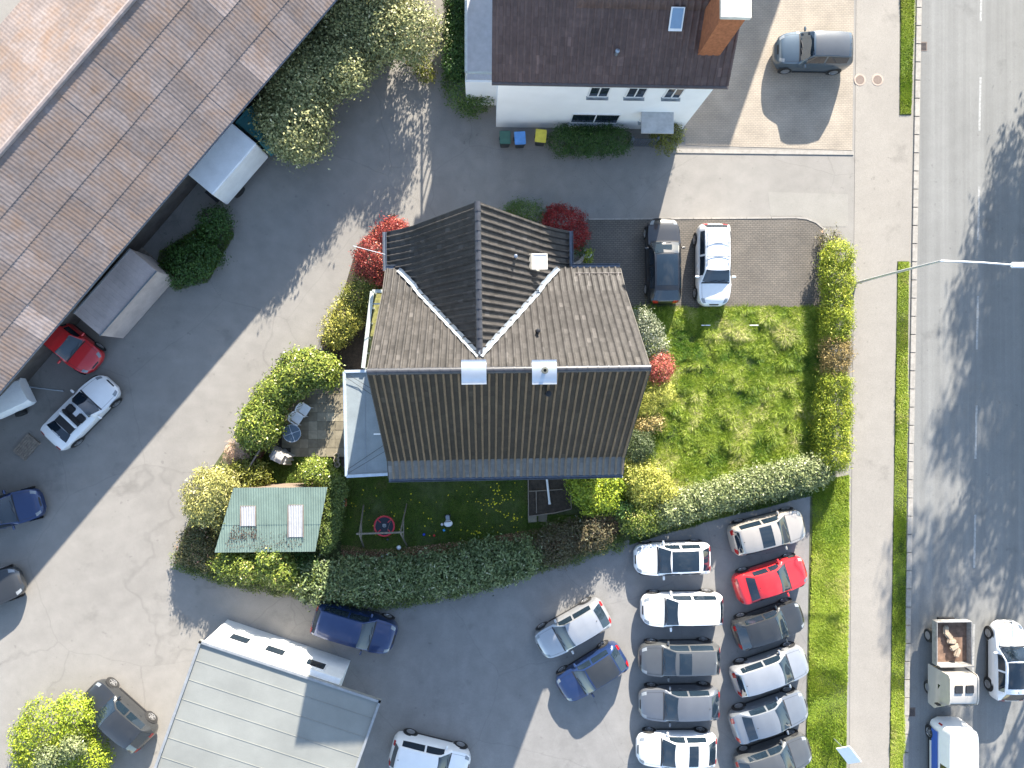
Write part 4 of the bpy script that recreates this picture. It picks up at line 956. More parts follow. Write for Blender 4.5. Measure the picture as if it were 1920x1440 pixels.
for sx in (-1, 1):
    for sy in (-1, 1):
        tgt = Vector((c.x+sx*0.35, c.y, zt))-ns.location
        MB().tube([(sx*0.37, sy*0.37, 0.03), tuple(tgt)], 0.008, 5).build('rope', mat('rope', (0.2, 0.16, 0.14), 0.8), ns)
def ball(px, py, r, col, label):
    p = W(px, py, r); prof = [(max(0.0, r*math.sin(a)), r-r*math.cos(a)) for a in np.linspace(0, math.pi, 11)]
    nm = 'ball_'+'_'.join(str(int(x*100)) for x in col)
    o = MB().lathe(prof, n=16).build('ball', mat(nm, col, 0.4, 0.1), smooth=True); o.location = (p.x, p.y, 0.03); return tag(o, label, 'ball', 'balls on the lawn')
ball(795, 1002, 0.075, (0.02, 0.06, 0.45), 'deep blue ball left of the red ball')
ball(814, 1004, 0.07, (0.5, 0.02, 0.02), 'small red ball on the lawn')
ball(832.5, 994, 0.075, (0.05, 0.30, 0.62), 'light blue ball below the white toy')
ball(829, 983, 0.08, (0.6, 0.58, 0.62), 'small pale ball touching the white toy')
ball(748, 1026.5, 0.125, (0.72, 0.76, 0.8), 'largest white ball near the leaf litter')
ball(716.5, 1043, 0.07, (0.35, 0.3, 0.45), 'leftmost of the small purple balls in the litter')
ball(725.5, 1041, 0.075, (0.45, 0.35, 0.6), 'palest purple ball, second in the row')
ball(732, 1048.5, 0.08, (0.22, 0.2, 0.45), 'violet blue ball lowest in the litter')
ball(740, 1050.5, 0.075, (0.02, 0.25, 0.35), 'teal ball at the hedge edge')
ball(727, 1011, 0.075, (0.05, 0.05, 0.07), 'dark ball just below the nest swing')
# ride-on toy: white body, grey seat, wheels
p = W(840, 976, 0.2); t = thing('ride_on_toy', 'small white and grey ride-on toy among the balls', 'toy', (p.x, p.y, 0.03), R(95))
q = MB(); q.lathe([(0.02, 0.10), (0.15, 0.13), (0.19, 0.2), (0.15, 0.28), (0.0, 0.30)], (-0.16, 0, 0), 16); q.v = [(v[0], v[1]*1.25, v[2]) for v in q.v]; q.build('body', m_white, t, smooth=True)
MB().box((0.14, 0, 0.2), (0.34, 0.22, 0.12)).build('seat', mat('grey_plastic', (0.25, 0.28, 0.32), 0.5), t, bevel=0.04)
MB().tube([(-0.02, -0.18, 0.4), (-0.02, 0.18, 0.4)], 0.02, 8).build('handlebar', m_black, t)
MB().tube([(-0.05, 0, 0.2), (-0.02, 0, 0.4)], 0.02, 8).build('column', m_black, t)
for x, y in ((-0.22, -0.16), (-0.22, 0.16), (0.25, -0.13), (0.25, 0.13)): MB().lathe([(0, -0.025), (0.09, -0.025), (0.1, 0), (0.09, 0.025), (0, 0.025)], (x, y, 0.1), 14, 'Y').build('wheel', m_black, t, smooth=True)
# red and white toy box at the hedge
p = W(645, 943, 0.2); t = thing('toy_box', 'small red and white toy box against the narrow hedge', 'toy', (p.x, p.y, 0.03), R(3))
MB().box((0, 0, 0.16), (0.24, 0.42, 0.32)).build('box', mat('toy_red', (0.5, 0.05, 0.05), 0.5), t, bevel=0.03)
MB().box((0.0, 0.08, 0.325), (0.17, 0.17, 0.02)).build('lid', m_white, t, bevel=0.005); MB().box((0.0, -0.14, 0.325), (0.17, 0.07, 0.02)).build('label_plate', m_white, t, bevel=0.005)

# ------------------------------------------------------------------ vegetable bed
bd = thing('vegetable_bed', 'timber edged vegetable bed with dark soil and partitions', 'bed', W(1028, 930)); bo = Vector(bd.location)
bpx = [(989, 880), (1068, 880), (1072, 955), (1040, 962), (991, 968)]
MB().prism(Wp(bpx), 0.0, 0.10).build('soil', m_soil, bd, origin=bo)
m_plank = mat('bed_plank', (0.23, 0.19, 0.15), 0.85, 0.2, 8)
for a, b in (((990, 880), (991, 968)), ((991, 968), (1042, 961)), ((1042, 961), (1071, 954)), ((990, 921), (1030, 919)), ((1030, 919), (1055, 917)), ((1005, 921), (1006, 962)), ((1071, 954), (1070, 920))):
    MB().bar(W(*a, 0.1), W(*b, 0.1), 0.045, 0.16).build('plank', m_plank, bd, origin=bo)
p0, p1 = W(1025, 893, 0.3), W(1031, 946, 0.3); dp = thing('drain_pipe', 'white drain pipe lying across the vegetable bed', 'pipe', (p0.x, p0.y, 0.2))
MB().tube([Vector((0, 0, 0.02)), (p1-p0)*0.6+Vector((0, 0, 0.0)), (p1-p0)], 0.06, 10).build('pipe', m_white, dp, smooth=True); MB().tube([(p1-p0)*0.93, (p1-p0)*1.0], 0.075, 10).build('socket', m_white, dp, smooth=True)
for i, (px, py, lab) in enumerate(((998, 971, 'left concrete slab at the foot of the vegetable bed'), (1017.5, 970, 'right concrete slab below the vegetable bed'))):
    p = W(px, py); o = MB().box((0, 0, 0.02), (0.48, 0.46, 0.05)).build('stepping_slab', m_slab, bevel=0.008); o.location = (p.x, p.y, 0.03); o.rotation_euler.z = R(4-8*i); tag(o, lab, 'slab')
# white marker sticks in the meadow
for i, (px, lab) in enumerate(((1323, 'left white marker bar lying in the meadow by the white car'), (1413, 'right white marker bar lying in the meadow'))):
    p = W(px, 610, 0.25); o = MB().bar((-0.25, 0, 0), (0.25, 0.0, 0.0), 0.05, 0.03).build('marker_bar', m_white, bevel=0.005); o.location = (p.x, p.y, 0.3); tag(o, lab, 'bar')
# flower pot and curved wall at the entrance
p = W(1101, 476, 0.4); t = thing('flower_pot', 'white pot with bright green plant by the house entrance', 'pot', (p.x, p.y, 0.012))
MB().lathe([(0.0, 0), (0.14, 0), (0.22, 0.4), (0.25, 0.42), (0.25, 0.46), (0.19, 0.46), (0.18, 0.38), (0, 0.38)], n=20).build('pot', m_white, t, smooth=True)
V, F, T = blob_leaves([(0.03, -0.02, 0.5, 0.24, 0.24, 0.16), (0.05, -0.35, 0.3, 0.22, 0.2, 0.2)], 700, 0.11, 0.35, 0.06, 8); npmesh('plant', V, F, m_lime, t, T)['kind'] = 'stuff'
ws = [(1072, 497), (1082, 494), (1090, 488), (1094, 480)]
wp_ = [W(a, b, 0.5) for a, b in ws]; t = thing('garden_wall', 'low curved pale wall beside the flower pot', 'wall', (wp_[0].x, wp_[0].y, 0))
for a, b in zip(wp_, wp_[1:]): MB().bar(Vector((a.x, a.y, 0.25)), Vector((b.x, b.y, 0.25)), 0.2, 0.5).build('coping_stone', m_stone, t, bevel=0.015, origin=Vector(t.location))
shrub('dark_shrub', 'leafy dark shrub under the round dark red shrub', 'shrub', [B(1083, 462, 0.9, 0.55, 0.45)], m_dgreen, 420, 0.1, 0.4)
# stay wire on the gable
a, b = W(662, 461, 5.6), W(722, 477, 5.0)
o = MB().tube([a, b], 0.018, 5).build('overhead_cable', m_zinc, origin=a); tag(o, 'thin cable running from the wing eave over the red shrub', 'cable')

# ------------------------------------------------------------------ vehicles
m_tyre = mat('tyre', (0.018, 0.018, 0.018), 0.85, 0.2, 20)
m_alloy = mat('alloy', (0.45, 0.45, 0.46), 0.35, 0.1, metal=0.8)
m_cglass = mat('car_glass', (0.010, 0.018, 0.028), 0.03, 0.05, spec=1.0)
m_trim = mat('black_trim', (0.02, 0.02, 0.022), 0.55, 0.1)
m_head = mat('headlamp', (0.22, 0.24, 0.26), 0.08, 0.1, spec=0.9)
m_tail = mat('tail_lamp', (0.35, 0.008, 0.01), 0.15, 0.2, spec=0.8)
m_chrome = mat('car_chrome', (0.6, 0.6, 0.6), 0.15, 0.05, metal=0.95)
def paint(name, col, metal=0.0, rough=0.35): return mat('paint_'+name, col, rough, 0.03, 2.0, metal=metal, coat=1.0)
KIND = {  # t along the car from the front: top profile (fraction of height); cowl, screen top, roof end, rear glass end
    'hatch': dict(top=[(0, .40), (.02, .48), (.06, .545), (.14, .60), (.255, .66), (.30, .685), (.43, .965), (.52, 1.0), (.70, .985), (.84, .93), (.965, .66), (.985, .60), (1, .42)], ws=(.285, .435), rg=(.85, .955), win=(.33, .88), lenr=1.0),
    'suv': dict(top=[(0, .44), (.02, .54), (.06, .60), (.14, .645), (.24, .69), (.275, .71), (.40, .965), (.50, 1.0), (.75, .99), (.905, .945), (.965, .72), (.985, .62), (1, .42)], ws=(.265, .405), rg=(.912, .96), win=(.31, .93), lenr=1.0),
    'sedan': dict(top=[(0, .40), (.02, .47), (.06, .54), (.14, .60), (.26, .66), (.30, .68), (.44, .96), (.53, 1.0), (.66, .985), (.74, .94), (.86, .745), (.95, .72), (.985, .62), (1, .44)], ws=(.29, .445), rg=(.75, .85), win=(.34, .80), lenr=1.0),
    'van': dict(top=[(0, .34), (.02, .42), (.06, .47), (.13, .53), (.15, .545), (.27, .93), (.33, .985), (.5, 1.0), (.9, 1.0), (.975, .97), (.992, .5), (1, .3)], ws=(.15, .275), rg=(.977, .99), win=(.19, .96), lenr=1.0),
}
def interp(tab, t):
    xs, ys = zip(*tab); e = 0.012
    return float(np.mean(np.interp(np.clip([t-e, t-e/2, t, t+e/2, t+e], 0, 1), xs, ys)))
WID = [(0, .46), (.012, .62), (.03, .76), (.06, .87), (.10, .935), (.15, .97), (.24, 1.0), (.80, 1.0), (.90, .97), (.95, .92), (.975, .85), (.99, .74), (1, .58)]
def car(label, px, py, head, kind, L, Wd, H, pm, group=None, roof_pm=None, sunroof=None, rails=False, cat='car', name='parked_car', zc=0.75, wheels=True, open_top=False):
    K = KIND[kind]; p = W(px, py, zc)
    c = thing(name, label, cat, (p.x, p.y, 0.014), R(head), group)
    hw = Wd/2
    ws0, ws1 = K['ws']; rg0, rg1 = K['rg']
    def zt(t):
        z = interp(K['top'], t)*H
        if open_top and ws1-0.02 < t < rg1: z = min(z, 0.74*H)
        return z
    def cab(t):       # 0 on the bonnet, 1 in the cabin
        return float(np.interp(t, [ws0-.01, ws1, rg0, min(1, rg1+.01)], [0, 1, 1, 0 if kind != 'van' else .6]))
    def w_(t): return interp(WID, t)*hw
    def wt(t): return w_(t)*(0.90-(0.90-(0.72 if kind != 'van' else 0.84))*cab(t))
    def zbelt(t):
        b = (0.615+0.05*t)*H if kind != 'van' else 0.56*H
        return min(zt(t)-0.045*H, b) if cab(t) > 0.02 else zt(t)-0.05*H
    def X(t): return L/2-L*t
    drop = 0.045*H
    def top_pt(t, v, o=0.0):
        y = v*wt(t); return Vector((X(t), y, zt(t)-drop*v*v*(0.6+0.4*abs(v))+o))
    def edge(t): return Vector((X(t), wt(t), zt(t)-drop))
    def ring(t):
        w = w_(t); z0 = 0.20+0.10*max(0, (0.06-t)/0.06)+0.12*max(0, (t-0.94)/0.06)
        zb_ = max(zbelt(t), z0+0.12); zm = z0+(zb_-z0)*0.55
        h = [(0.0, z0), (w*0.82, z0), (w*0.95, z0+0.05), (w*0.985, z0+(zm-z0)*0.5), (w, zm), (w*0.985, zm+(zb_-zm)*0.6), (w*0.955, zb_)]
        e = edge(t); h += [(e.y, e.z)]+[(top_pt(t, v).y, top_pt(t, v).z) for v in (0.86, 0.6, 0.3, 0.0)]
        return h
    ts = sorted(set(list(np.linspace(0, 1, 41))+[0.01, 0.02, 0.035, 0.965, 0.98, 0.99, ws0, ws1, rg0, rg1]))
    vs = []; nh = 12
    for t in ts:
        h = ring(t); full = [(y, z) for y, z in h]+[(-y, z) for y, z in h[-2:0:-1]]
        vs += [(X(t), y, z) for y, z in full]
    m = 2*nh-2; b = MB(); n = len(ts)
    b.add(vs, [(i*m+k, i*m+(k+1) % m, (i+1)*m+(k+1) % m, (i+1)*m+k) for i in range(n-1) for k in range(m)]+[tuple(range(m)), tuple(range((n-1)*m, n*m))[::-1]])
    body = b.build('body', pm, c, smooth=True, sharp=38)
    def patch(name, f, ua, ub, va, vb, nu, nv, m_, parent=None, o=0.012):
        q = MB(); pts = [[Vector(f(ua+(ub-ua)*i/nu, va+(vb-va)*j/nv)) for j in range(nv+1)] for i in range(nu+1)]
        vs = []
        for i in range(nu+1):
            for j in range(nv+1):
                d1 = pts[min(i+1, nu)][j]-pts[max(i-1, 0)][j]; d2 = pts[i][min(j+1, nv)]-pts[i][max(j-1, 0)]
                nn = d1.cross(d2).normalized(); 
                if nn.z < 0 and abs(nn.z) > 0.05: nn = -nn
                elif abs(nn.z) <= 0.05 and nn.y*pts[i][j].y < 0: nn = -nn
                vs.append(pts[i][j]+nn*o)
        q.add(vs, [(i*(nv+1)+j, i*(nv+1)+j+1, (i+1)*(nv+1)+j+1, (i+1)*(nv+1)+j) for i in range(nu) for j in range(nv)])
        return q.build(name, m_, parent or c, smooth=True, sharp=80)
    bow = lambda t, v: top_pt(t-0.018*(1-v*v)*(1 if t < .5 else -1), v)
    patch('windscreen', bow, ws0+.022, ws1+.012, -0.93, 0.93, 6, 10, m_cglass)
    if kind != 'van': patch('rear_window', (lambda t, v: top_pt(t+0.006*(1-v*v), v)), rg0, rg1, -0.88, 0.88, 4, 8, m_cglass)
    def side(s):
        def f(t, k):
            a = Vector((X(t), w_(t)*0.955, zbelt(t))); e = edge(t); q = a.lerp(e, k); return (q.x, s*q.y, q.z)
        return f
    w0, w1 = K['win']; mid = (w0+w1)/2-0.03
    for s in (-1, 1):
        f = side(s)
        if not open_top:
            patch('side_window', f, w0+.045, mid-.012, .12, .86, 6, 3, m_cglass, o=0.008)
            if kind != 'van': patch('side_window', f, mid+.012, w1-.05, .14, .86, 6, 3, m_cglass, o=0.008)
        # lamps
        hl = patch('headlight', (lambda t, v, s=s: top_pt(t, s*v, 0.0)), 0.03, 0.085, 0.74, 0.985, 3, 4, m_head, o=0.008)
        if kind == 'van': patch('tail_light', (lambda t, z, s=s: (X(t), s*w_(t)*0.985, z)), .972, .985, .6*H, .45*H, 2, 3, m_tail, o=0.012)
        else: patch('tail_light', (lambda t, v, s=s: top_pt(t, s*v, 0.0)), .962 if kind != 'sedan' else .955, .988, 0.60, 0.995, 3, 4, m_tail, o=0.009)
        # mirrors
        t = ws0+0.075; q = MB(); q.lathe([(0.0, -0.11), (0.06, -0.10), (0.075, 0), (0.06, 0.10), (0, 0.11)], (0, 0, 0), 12, 'Y'); q.v = [(v[0]*0.9+X(t), v[1]+s*(w_(t)+0.085), v[2]+zbelt(t)+0.06) for v in q.v]
        q.build('mirror', pm, c, smooth=True)
        MB().bar((X(t), s*(w_(t)*0.95), zbelt(t)+0.03), (X(t), s*(w_(t)+0.06), zbelt(t)+0.05), 0.04, 0.03).build('mirror_arm', m_trim, c)
        # sill and door gap lines
        MB().bar((X(.27), s*(hw*0.965), 0.24), (X(.74), s*(hw*0.965), 0.24), 0.05, 0.08).build('sill', m_trim, c)
        for td in (w0+.03, mid):
            for hk in (0.55,): 
                zb_ = zbelt(td); MB().bar((X(td+.12), s*(w_(td+.12)*0.992), zb_-0.12), (X(td+.155), s*(w_(td+.155)*0.992), zb_-0.12), 0.02, 0.025).build('door_handle', pm, c)
    # cowl and wipers
    patch('cowl', top_pt, ws0-.006, ws0+.012, -0.95, 0.95, 2, 10, m_trim, o=0.006)
    for y0 in (0.12, -0.42):
        MB().bar(top_pt(ws0+.012, y0, .03), top_pt(ws0+.028, y0+0.5, .035), 0.018, 0.012).build('wiper', m_trim, c)
    # bonnet shut lines and grille
    if kind != 'van':
        for s in (-1, 1): patch('bonnet_line', (lambda t, v, s=s: top_pt(t, s*v)), 0.05, ws0-.008, 0.885, 0.90, 8, 1, m_trim, o=0.004)
    patch('grille', (lambda t, v: top_pt(t, v)), 0.006, 0.02, -0.5, 0.5, 2, 6, m_trim, o=0.01)
    if sunroof: patch('sunroof', top_pt, sunroof[0], sunroof[1], -0.86, 0.86, 6, 8, m_cglass, o=0.008)
    if roof_pm: patch('roof_panel', top_pt, ws1+.02, rg0-.01, -0.96, 0.96, 8, 8, roof_pm, o=0.006)
    if not open_top: patch('roof_antenna', top_pt, rg0-.035, rg0-.02, -0.03, 0.03, 1, 1, m_trim, o=0.03)
    if rails:
        for s in (-1, 1):
            pts = [top_pt(t, s*0.88, 0.055 if 0 < i < 7 else 0.0) for i, t in enumerate(np.linspace(ws1+.05, rg0-.03, 8))]
            MB().tube(pts, 0.018, 6).build('roof_rail', m_chrome, c, smooth=True)
        for t in (ws1+.16, ws1+.32): MB().bar(top_pt(t, -0.93, 0.085), top_pt(t, 0.93, 0.085), 0.05, 0.025).build('roof_bar', m_chrome, c, bevel=0.006)
    if open_top:
        MB().box((X((ws1+rg1)/2), 0, 0.755*H), (L*0.2, wt(.5)*1.7, 0.02)).build('cabin_floor', m_trim, c)
        for t_, s in ((.52, -1), (.52, 1)):
            MB().box((X(t_), s*0.36, 0.76*H), (0.42, 0.46, 0.12)).build('seat', m_trim, c, bevel=0.05); MB().box((X(t_+.05), s*0.36, 0.86*H), (0.12, 0.46, 0.3)).build('seat_back', m_trim, c, bevel=0.05)
        MB().bar((X(.62), -0.6, 0.86*H), (X(.62), 0.6, 0.86*H), 0.16, 0.12).build('roll_bar', pm, c, bevel=0.04)
    if wheels:
        r = 0.335 if kind != 'hatch' else 0.32
        for t in (0.165, 0.815):
            for s in (-1, 1):
                y = s*(w_(t)+0.005)
                MB().lathe([(0.0, -.012), (r+.075, -.012), (r+.075, .0), (0.0, .0)], (X(t), y-s*0.004, r+0.02), 24, 'Y').build('wheel_arch', m_trim, c)
                wh = MB(); wh.lathe([(r*.66, -.10), (r*.96, -.10), (r, -.06), (r, .06), (r*.96, .10), (r*.66, .10)], (X(t), y-s*0.07, r), 24, 'Y')
                wo_ = wh.build('wheel', m_tyre, c, smooth=True)
                rim = MB(); rim.lathe([(r*.70, .0), (r*.66, .0), (r*.62, -.03), (0.05, -.02), (0.0, -.015)], (0, 0, 0), 24, 'Y')
                for k in range(5):
                    a = 2*math.pi*k/5; rim.bar((0.03*math.cos(a), .0, 0.03*math.sin(a)), (r*.64*math.cos(a), 0.0, r*.64*math.sin(a)), 0.02, 0.06)
                rim.v = [(v[0]+X(t), v[1]*s+y+s*0.032, v[2]+r) for v in rim.v]; rim.build('rim', m_alloy, wo_)
    return c
P_black = paint('black', (0.008, 0.009, 0.012)); P_white = paint('white', (0.78, 0.78, 0.78)); P_silver = paint('silver', (0.42, 0.43, 0.45), 0.6)
P_red = paint('red', (0.55, 0.02, 0.025)); P_grey = paint('grey', (0.11, 0.115, 0.12), 0.5); P_blue = paint('blue', (0.015, 0.035, 0.11), 0.3)
P_beige = paint('beige', (0.42, 0.38, 0.34), 0.4); P_sgrey = paint('steel_grey', (0.22, 0.24, 0.27), 0.5); P_dark = paint('anthracite', (0.035, 0.038, 0.042), 0.4)
P_white2 = paint('pale_white', (0.66, 0.68, 0.7))
car('black car with dark glass roof parked in the brick bay', 1245, 489, 91, 'hatch', 4.72, 1.84, 1.46, P_black, sunroof=(.45, .80))
car('white estate car with roof bars parked in the brick bay', 1338, 496, 270, 'suv', 4.50, 1.84, 1.56, P_white, rails=True)
car('dark slate blue off-roader parked on the beige forecourt', 1525, 97, 180, 'suv', 4.2, 1.85, 1.8, paint('slate_blue', (0.07, 0.10, 0.13), 0.4), roof_pm=P_grey)
car('red car half under the long barn roof', 122, 640, -40, 'hatch', 4.0, 1.7, 1.42, P_red)
car('white open-top car parked beside the barn shade', 150, 773, 46, 'sedan', 4.4, 1.78, 1.35, P_white, open_top=True)
car('blue car cut off by the left edge of the picture', 2, 960, 15, 'hatch', 4.1, 1.75, 1.45, P_blue)
car('dark car at the far left edge below the blue one', -40, 1115, 20, 'sedan', 4.4, 1.78, 1.42, P_dark)
car('dark hatchback parked beside the lime bush', 220, 1343, 137, 'hatch', 4.2, 1.78, 1.48, P_dark)
car('dark blue van parked between hedge and flat roof', 664, 1178, -17, 'suv', 4.5, 1.88, 1.78, P_blue, zc=0.9)
car('white van at the bottom edge right of the flat roof', 806, 1424, -15, 'suv', 4.3, 1.8, 1.75, P_white, zc=0.9)
car('silver hatchback standing askew in the middle of the lot', 1074, 1180, 209, 'hatch', 4.2, 1.76, 1.5, P_silver)
car('dark blue car standing askew beside the silver hatchback', 1110, 1262, 211, 'hatch', 4.0, 1.74, 1.45, P_blue, roof_pm=P_dark)
G1, G2 = 'left column of cars in the lot', 'right column of cars in the lot'
car('white car with dark roof, topmost of the left column', 1262, 1048, 181, 'hatch', 4.2, 1.75, 1.45, P_white, G1, sunroof=(.45, .8))
car('all white car, second in the left column', 1280, 1143, 180, 'suv', 4.5, 1.8, 1.5, P_white, G1)
car('dark grey estate, third in the left column', 1275, 1236, 180, 'suv', 4.45, 1.8, 1.5, P_grey, G1, sunroof=(.45, .6))
car('mid grey car, fourth in the left column', 1275, 1320, 180, 'hatch', 4.45, 1.8, 1.48, paint('mid_grey', (0.15, 0.16, 0.18), 0.5), G1)
car('white car with sunroof, fifth in the left column', 1270, 1406, 179, 'hatch', 4.4, 1.8, 1.5, P_white2, G1, sunroof=(.6, .72))
car('beige silver car, topmost of the right column', 1440, 998, 14, 'suv', 4.2, 1.8, 1.5, P_beige, G2, sunroof=(.5, .66))
car('bright red saloon in the right column', 1447, 1087, 17, 'sedan', 4.1, 1.75, 1.42, P_red, G2)
car('black car below the red saloon', 1443, 1173, 18, 'hatch', 4.0, 1.75, 1.45, P_dark, G2)
car('silver car, fourth in the right column', 1445, 1258, 18, 'suv', 4.3, 1.78, 1.5, P_silver, G2)
car('steel grey saloon, fifth in the right column', 1444, 1344, 18, 'sedan', 4.4, 1.8, 1.45, P_sgrey, G2)
car('dark car at the bottom of the right column', 1452, 1425, 18, 'hatch', 4.3, 1.8, 1.48, P_grey, G2)
car('white car with glass roof on the far lane of the road', 1892, 1241, 90, 'hatch', 4.4, 1.8, 1.5, P_white, sunroof=(.45, .78), name='car')
v = car('white van with blue flank at the lower edge of the road', 1788, 1432, 270, 'van', 4.6, 1.9, 1.95, P_white, cat='van', name='van', zc=1.0)
for s in (1,): 
    MB().box((-0.3, -0.965, 0.8), (3.0, 0.02, 0.5)).build('blue_stripe', paint('van_blue', (0.03, 0.10, 0.42)), v)

# small tipper truck on the road (front towards the bottom of the picture)
m_bed = mat('truck_bed', (0.30, 0.29, 0.28), 0.6, 0.2, 6, metal=0.3); m_rustbed = mat('bed_floor', (0.16, 0.10, 0.07), 0.85, 0.35, 4)
p = W(1783, 1246, 1.0); tr = thing('tipper_truck', 'grey tipper truck with open brown bed on the near lane', 'truck', (p.x, p.y, 0.012), R(270))
MB().box((-0.1, 0, 0.55), (4.7, 0.9, 0.2)).build('chassis', m_trim, tr)
MB().box((-1.25, 0, 0.86), (2.3, 1.9, 0.08)).build('bed_floor', m_rustbed, tr)
for c_, d_ in (((-1.25, 0.97, 1.08), (2.4, 0.05, 0.42)), ((-1.25, -0.97, 1.08), (2.4, 0.05, 0.42)), ((-2.43, 0, 1.08), (0.05, 1.9, 0.42)), ((-0.08, 0, 1.2), (0.06, 1.9, 0.66))): MB().box(c_, d_).build('bed_wall', m_bed, tr, bevel=0.01)
for k in range(5): MB().box((-1.9+k*0.3, -0.3+0.14*k, 1.0+0.03*k), (0.5, 0.3, 0.2), rz=k*0.7).build('load_sack', mat('load', (0.34, 0.27, 0.2), 0.9, 0.3, 6), tr, bevel=0.06)
cabp = [(2.3, 0.45), (2.34, 0.95), (2.2, 1.15), (1.72, 1.98), (1.45, 2.05), (0.35, 2.05), (0.22, 1.95), (0.2, 0.45)]
q = MB(); n = len(cabp)
q.add([(x, y*(0.92 if z < 1.2 else 0.80), z) for y in (-1, 1) for x, z in cabp], [tuple(range(n)), tuple(range(n, 2*n))[::-1]]+[(i, (i+1) % n, n+(i+1) % n, n+i) for i in range(n)])
q.build('cab', paint('truck_cream', (0.42, 0.39, 0.35)), tr, bevel=0.05)
q = MB().add([(2.17, -0.72, 1.24), (2.17, 0.72, 1.24), (1.79, 0.68, 1.9), (1.79, -0.68, 1.9)], [(0, 1, 2, 3)]); q.build('windscreen', m_cglass, tr)
for s in (-1, 1):
    MB().add([(1.95, s*0.89, 1.22), (0.95, s*0.89, 1.22), (0.95, s*0.815, 1.85), (1.62, s*0.815, 1.85)], [(0, 1, 2, 3)]).build('side_window', m_cglass, tr)
    MB().box((1.95, s*1.05, 1.45), (0.08, 0.2, 0.3)).build('mirror', m_trim, tr, bevel=0.02); MB().box((2.34, s*0.7, 0.8), (0.04, 0.26, 0.16)).build('headlight', m_head, tr)
    for x in (1.5, -1.4):
        w = MB().lathe([(0.0, -.12), (.36, -.12), (.38, 0), (.36, .12), (0, .12)], (x, s*0.8, 0.38), 20, 'Y').build('wheel', m_tyre, tr, smooth=True); MB().lathe([(0, .125), (.2, .13), (.22, .121)], (x, s*0.8+(0 if s > 0 else -0.25), 0.38), 16, 'Y').build('rim', m_alloy, w)
MB().box((0.9, 0.3, 2.09), (0.42, 0.42, 0.06)).build('roof_hatch', m_trim, tr, bevel=0.01); MB().box((0.9, -0.3, 2.09), (0.42, 0.42, 0.06)).build('roof_hatch', m_trim, tr, bevel=0.01)

# box lorry with teal cab beside the barn
p = W(440, 292, 1.6); t = thing('box_lorry', 'white box lorry with teal cab parked along the barn', 'lorry', (p.x, p.y, 0.01), R(50))
MB().box((-0.55, 0, 1.65), (3.4, 1.9, 2.1)).build('box_body', mat('lorry_white', (0.85, 0.86, 0.87), 0.5, 0.06, 2, fine=0.04), t, bevel=0.05)
MB().box((0, 0, 0.5), (5.0, 0.8, 0.2)).build('chassis', m_trim, t)
cabp = [(2.95, 0.4), (3.0, 1.0), (2.9, 1.25), (2.45, 2.0), (2.2, 2.08), (1.35, 2.08), (1.3, 0.4)]; n = len(cabp)
q = MB().add([(x, y*(0.92 if z < 1.3 else 0.82), z) for y in (-1, 1) for x, z in cabp], [tuple(range(n)), tuple(range(n, 2*n))[::-1]]+[(i, (i+1) % n, n+(i+1) % n, n+i) for i in range(n)]); q.build('cab', paint('teal', (0.06, 0.26, 0.28)), t, bevel=0.05)
MB().add([(2.88, -0.75, 1.32), (2.88, 0.75, 1.32), (2.5, 0.7, 1.95), (2.5, -0.7, 1.95)], [(0, 1, 2, 3)]).build('windscreen', m_cglass, t)
for s in (-1, 1):
    for x in (2.1, -1.3):
        w = MB().lathe([(0.0, -.12), (.36, -.12), (.38, 0), (.36, .12), (0, .12)], (x, s*0.8, 0.38), 20, 'Y').build('wheel', m_tyre, t, smooth=True)
# storage container along the barn
p = W(217, 548, 2.3); t = thing('storage_container', 'long pinkish beige flat topped container beside the barn', 'container', (p.x, p.y, 0), R(49.5))
m_cont = mat('container_beige', (0.5, 0.42, 0.39), 0.7, 0.12, 1.5, fine=0.08)
MB().box((0, 0, 1.2), (4.3, 1.75, 2.3)).build('body', m_cont, t, bevel=0.02)
for k in range(15): MB().box((-1.96+k*0.28, 0, 2.36), (0.09, 1.7, 0.02)).build('roof_rib', m_cont, t)
for s in (-1, 1): MB().box((0, s*0.86, 2.37), (4.32, 0.06, 0.06)).build('top_rail', m_zinc, t)
# white covered trailer with draw bar, left edge
p = W(15, 748, 0.8); t = thing('covered_trailer', 'white covered trailer with long draw bar at the left edge', 'trailer', (p.x, p.y, 0), R(25))
q = MB(); pr_ = [(-0.75, 0.5), (-0.78, 0.9), (-0.6, 1.15), (0, 1.25), (0.6, 1.15), (0.78, 0.9), (0.75, 0.5)]; n = len(pr_)
q.add([(x, y*k_, z) for x, k_ in ((-1.1, .9), (-0.9, 1), (0.9, 1), (1.1, .9)) for y, z in pr_], [(i*n+k, i*n+k+1, (i+1)*n+k+1, (i+1)*n+k) for i in range(3) for k in range(n-1)]+[tuple(range(n)), tuple(range(3*n, 4*n))[::-1]]); q.build('cover', m_white, t, smooth=True)
MB().tube([(1.0, 0.25, 0.5), (2.6, -0.75, 0.48)], 0.05, 8).build('draw_bar', m_zinc, t)
for s in (-1, 1): MB().lathe([(0.0, -.09), (.29, -.09), (.3, 0), (.29, .09), (0, .09)], (0, s*0.85, 0.3), 18, 'Y').build('wheel', m_tyre, t, smooth=True)
# loose tyre beside the blue car
p = W(60, 938, 0.4); o = MB().lathe([(.19, -.11), (.31, -.12), (.34, -.06), (.34, .06), (.31, .12), (.19, .11), (.19, -.11)], (0, 0, 0.13), 24).build('loose_tyre', m_tyre, smooth=True); o.location = (p.x, p.y, 0.01); tag(o, 'black tyre lying beside the blue car', 'tyre')
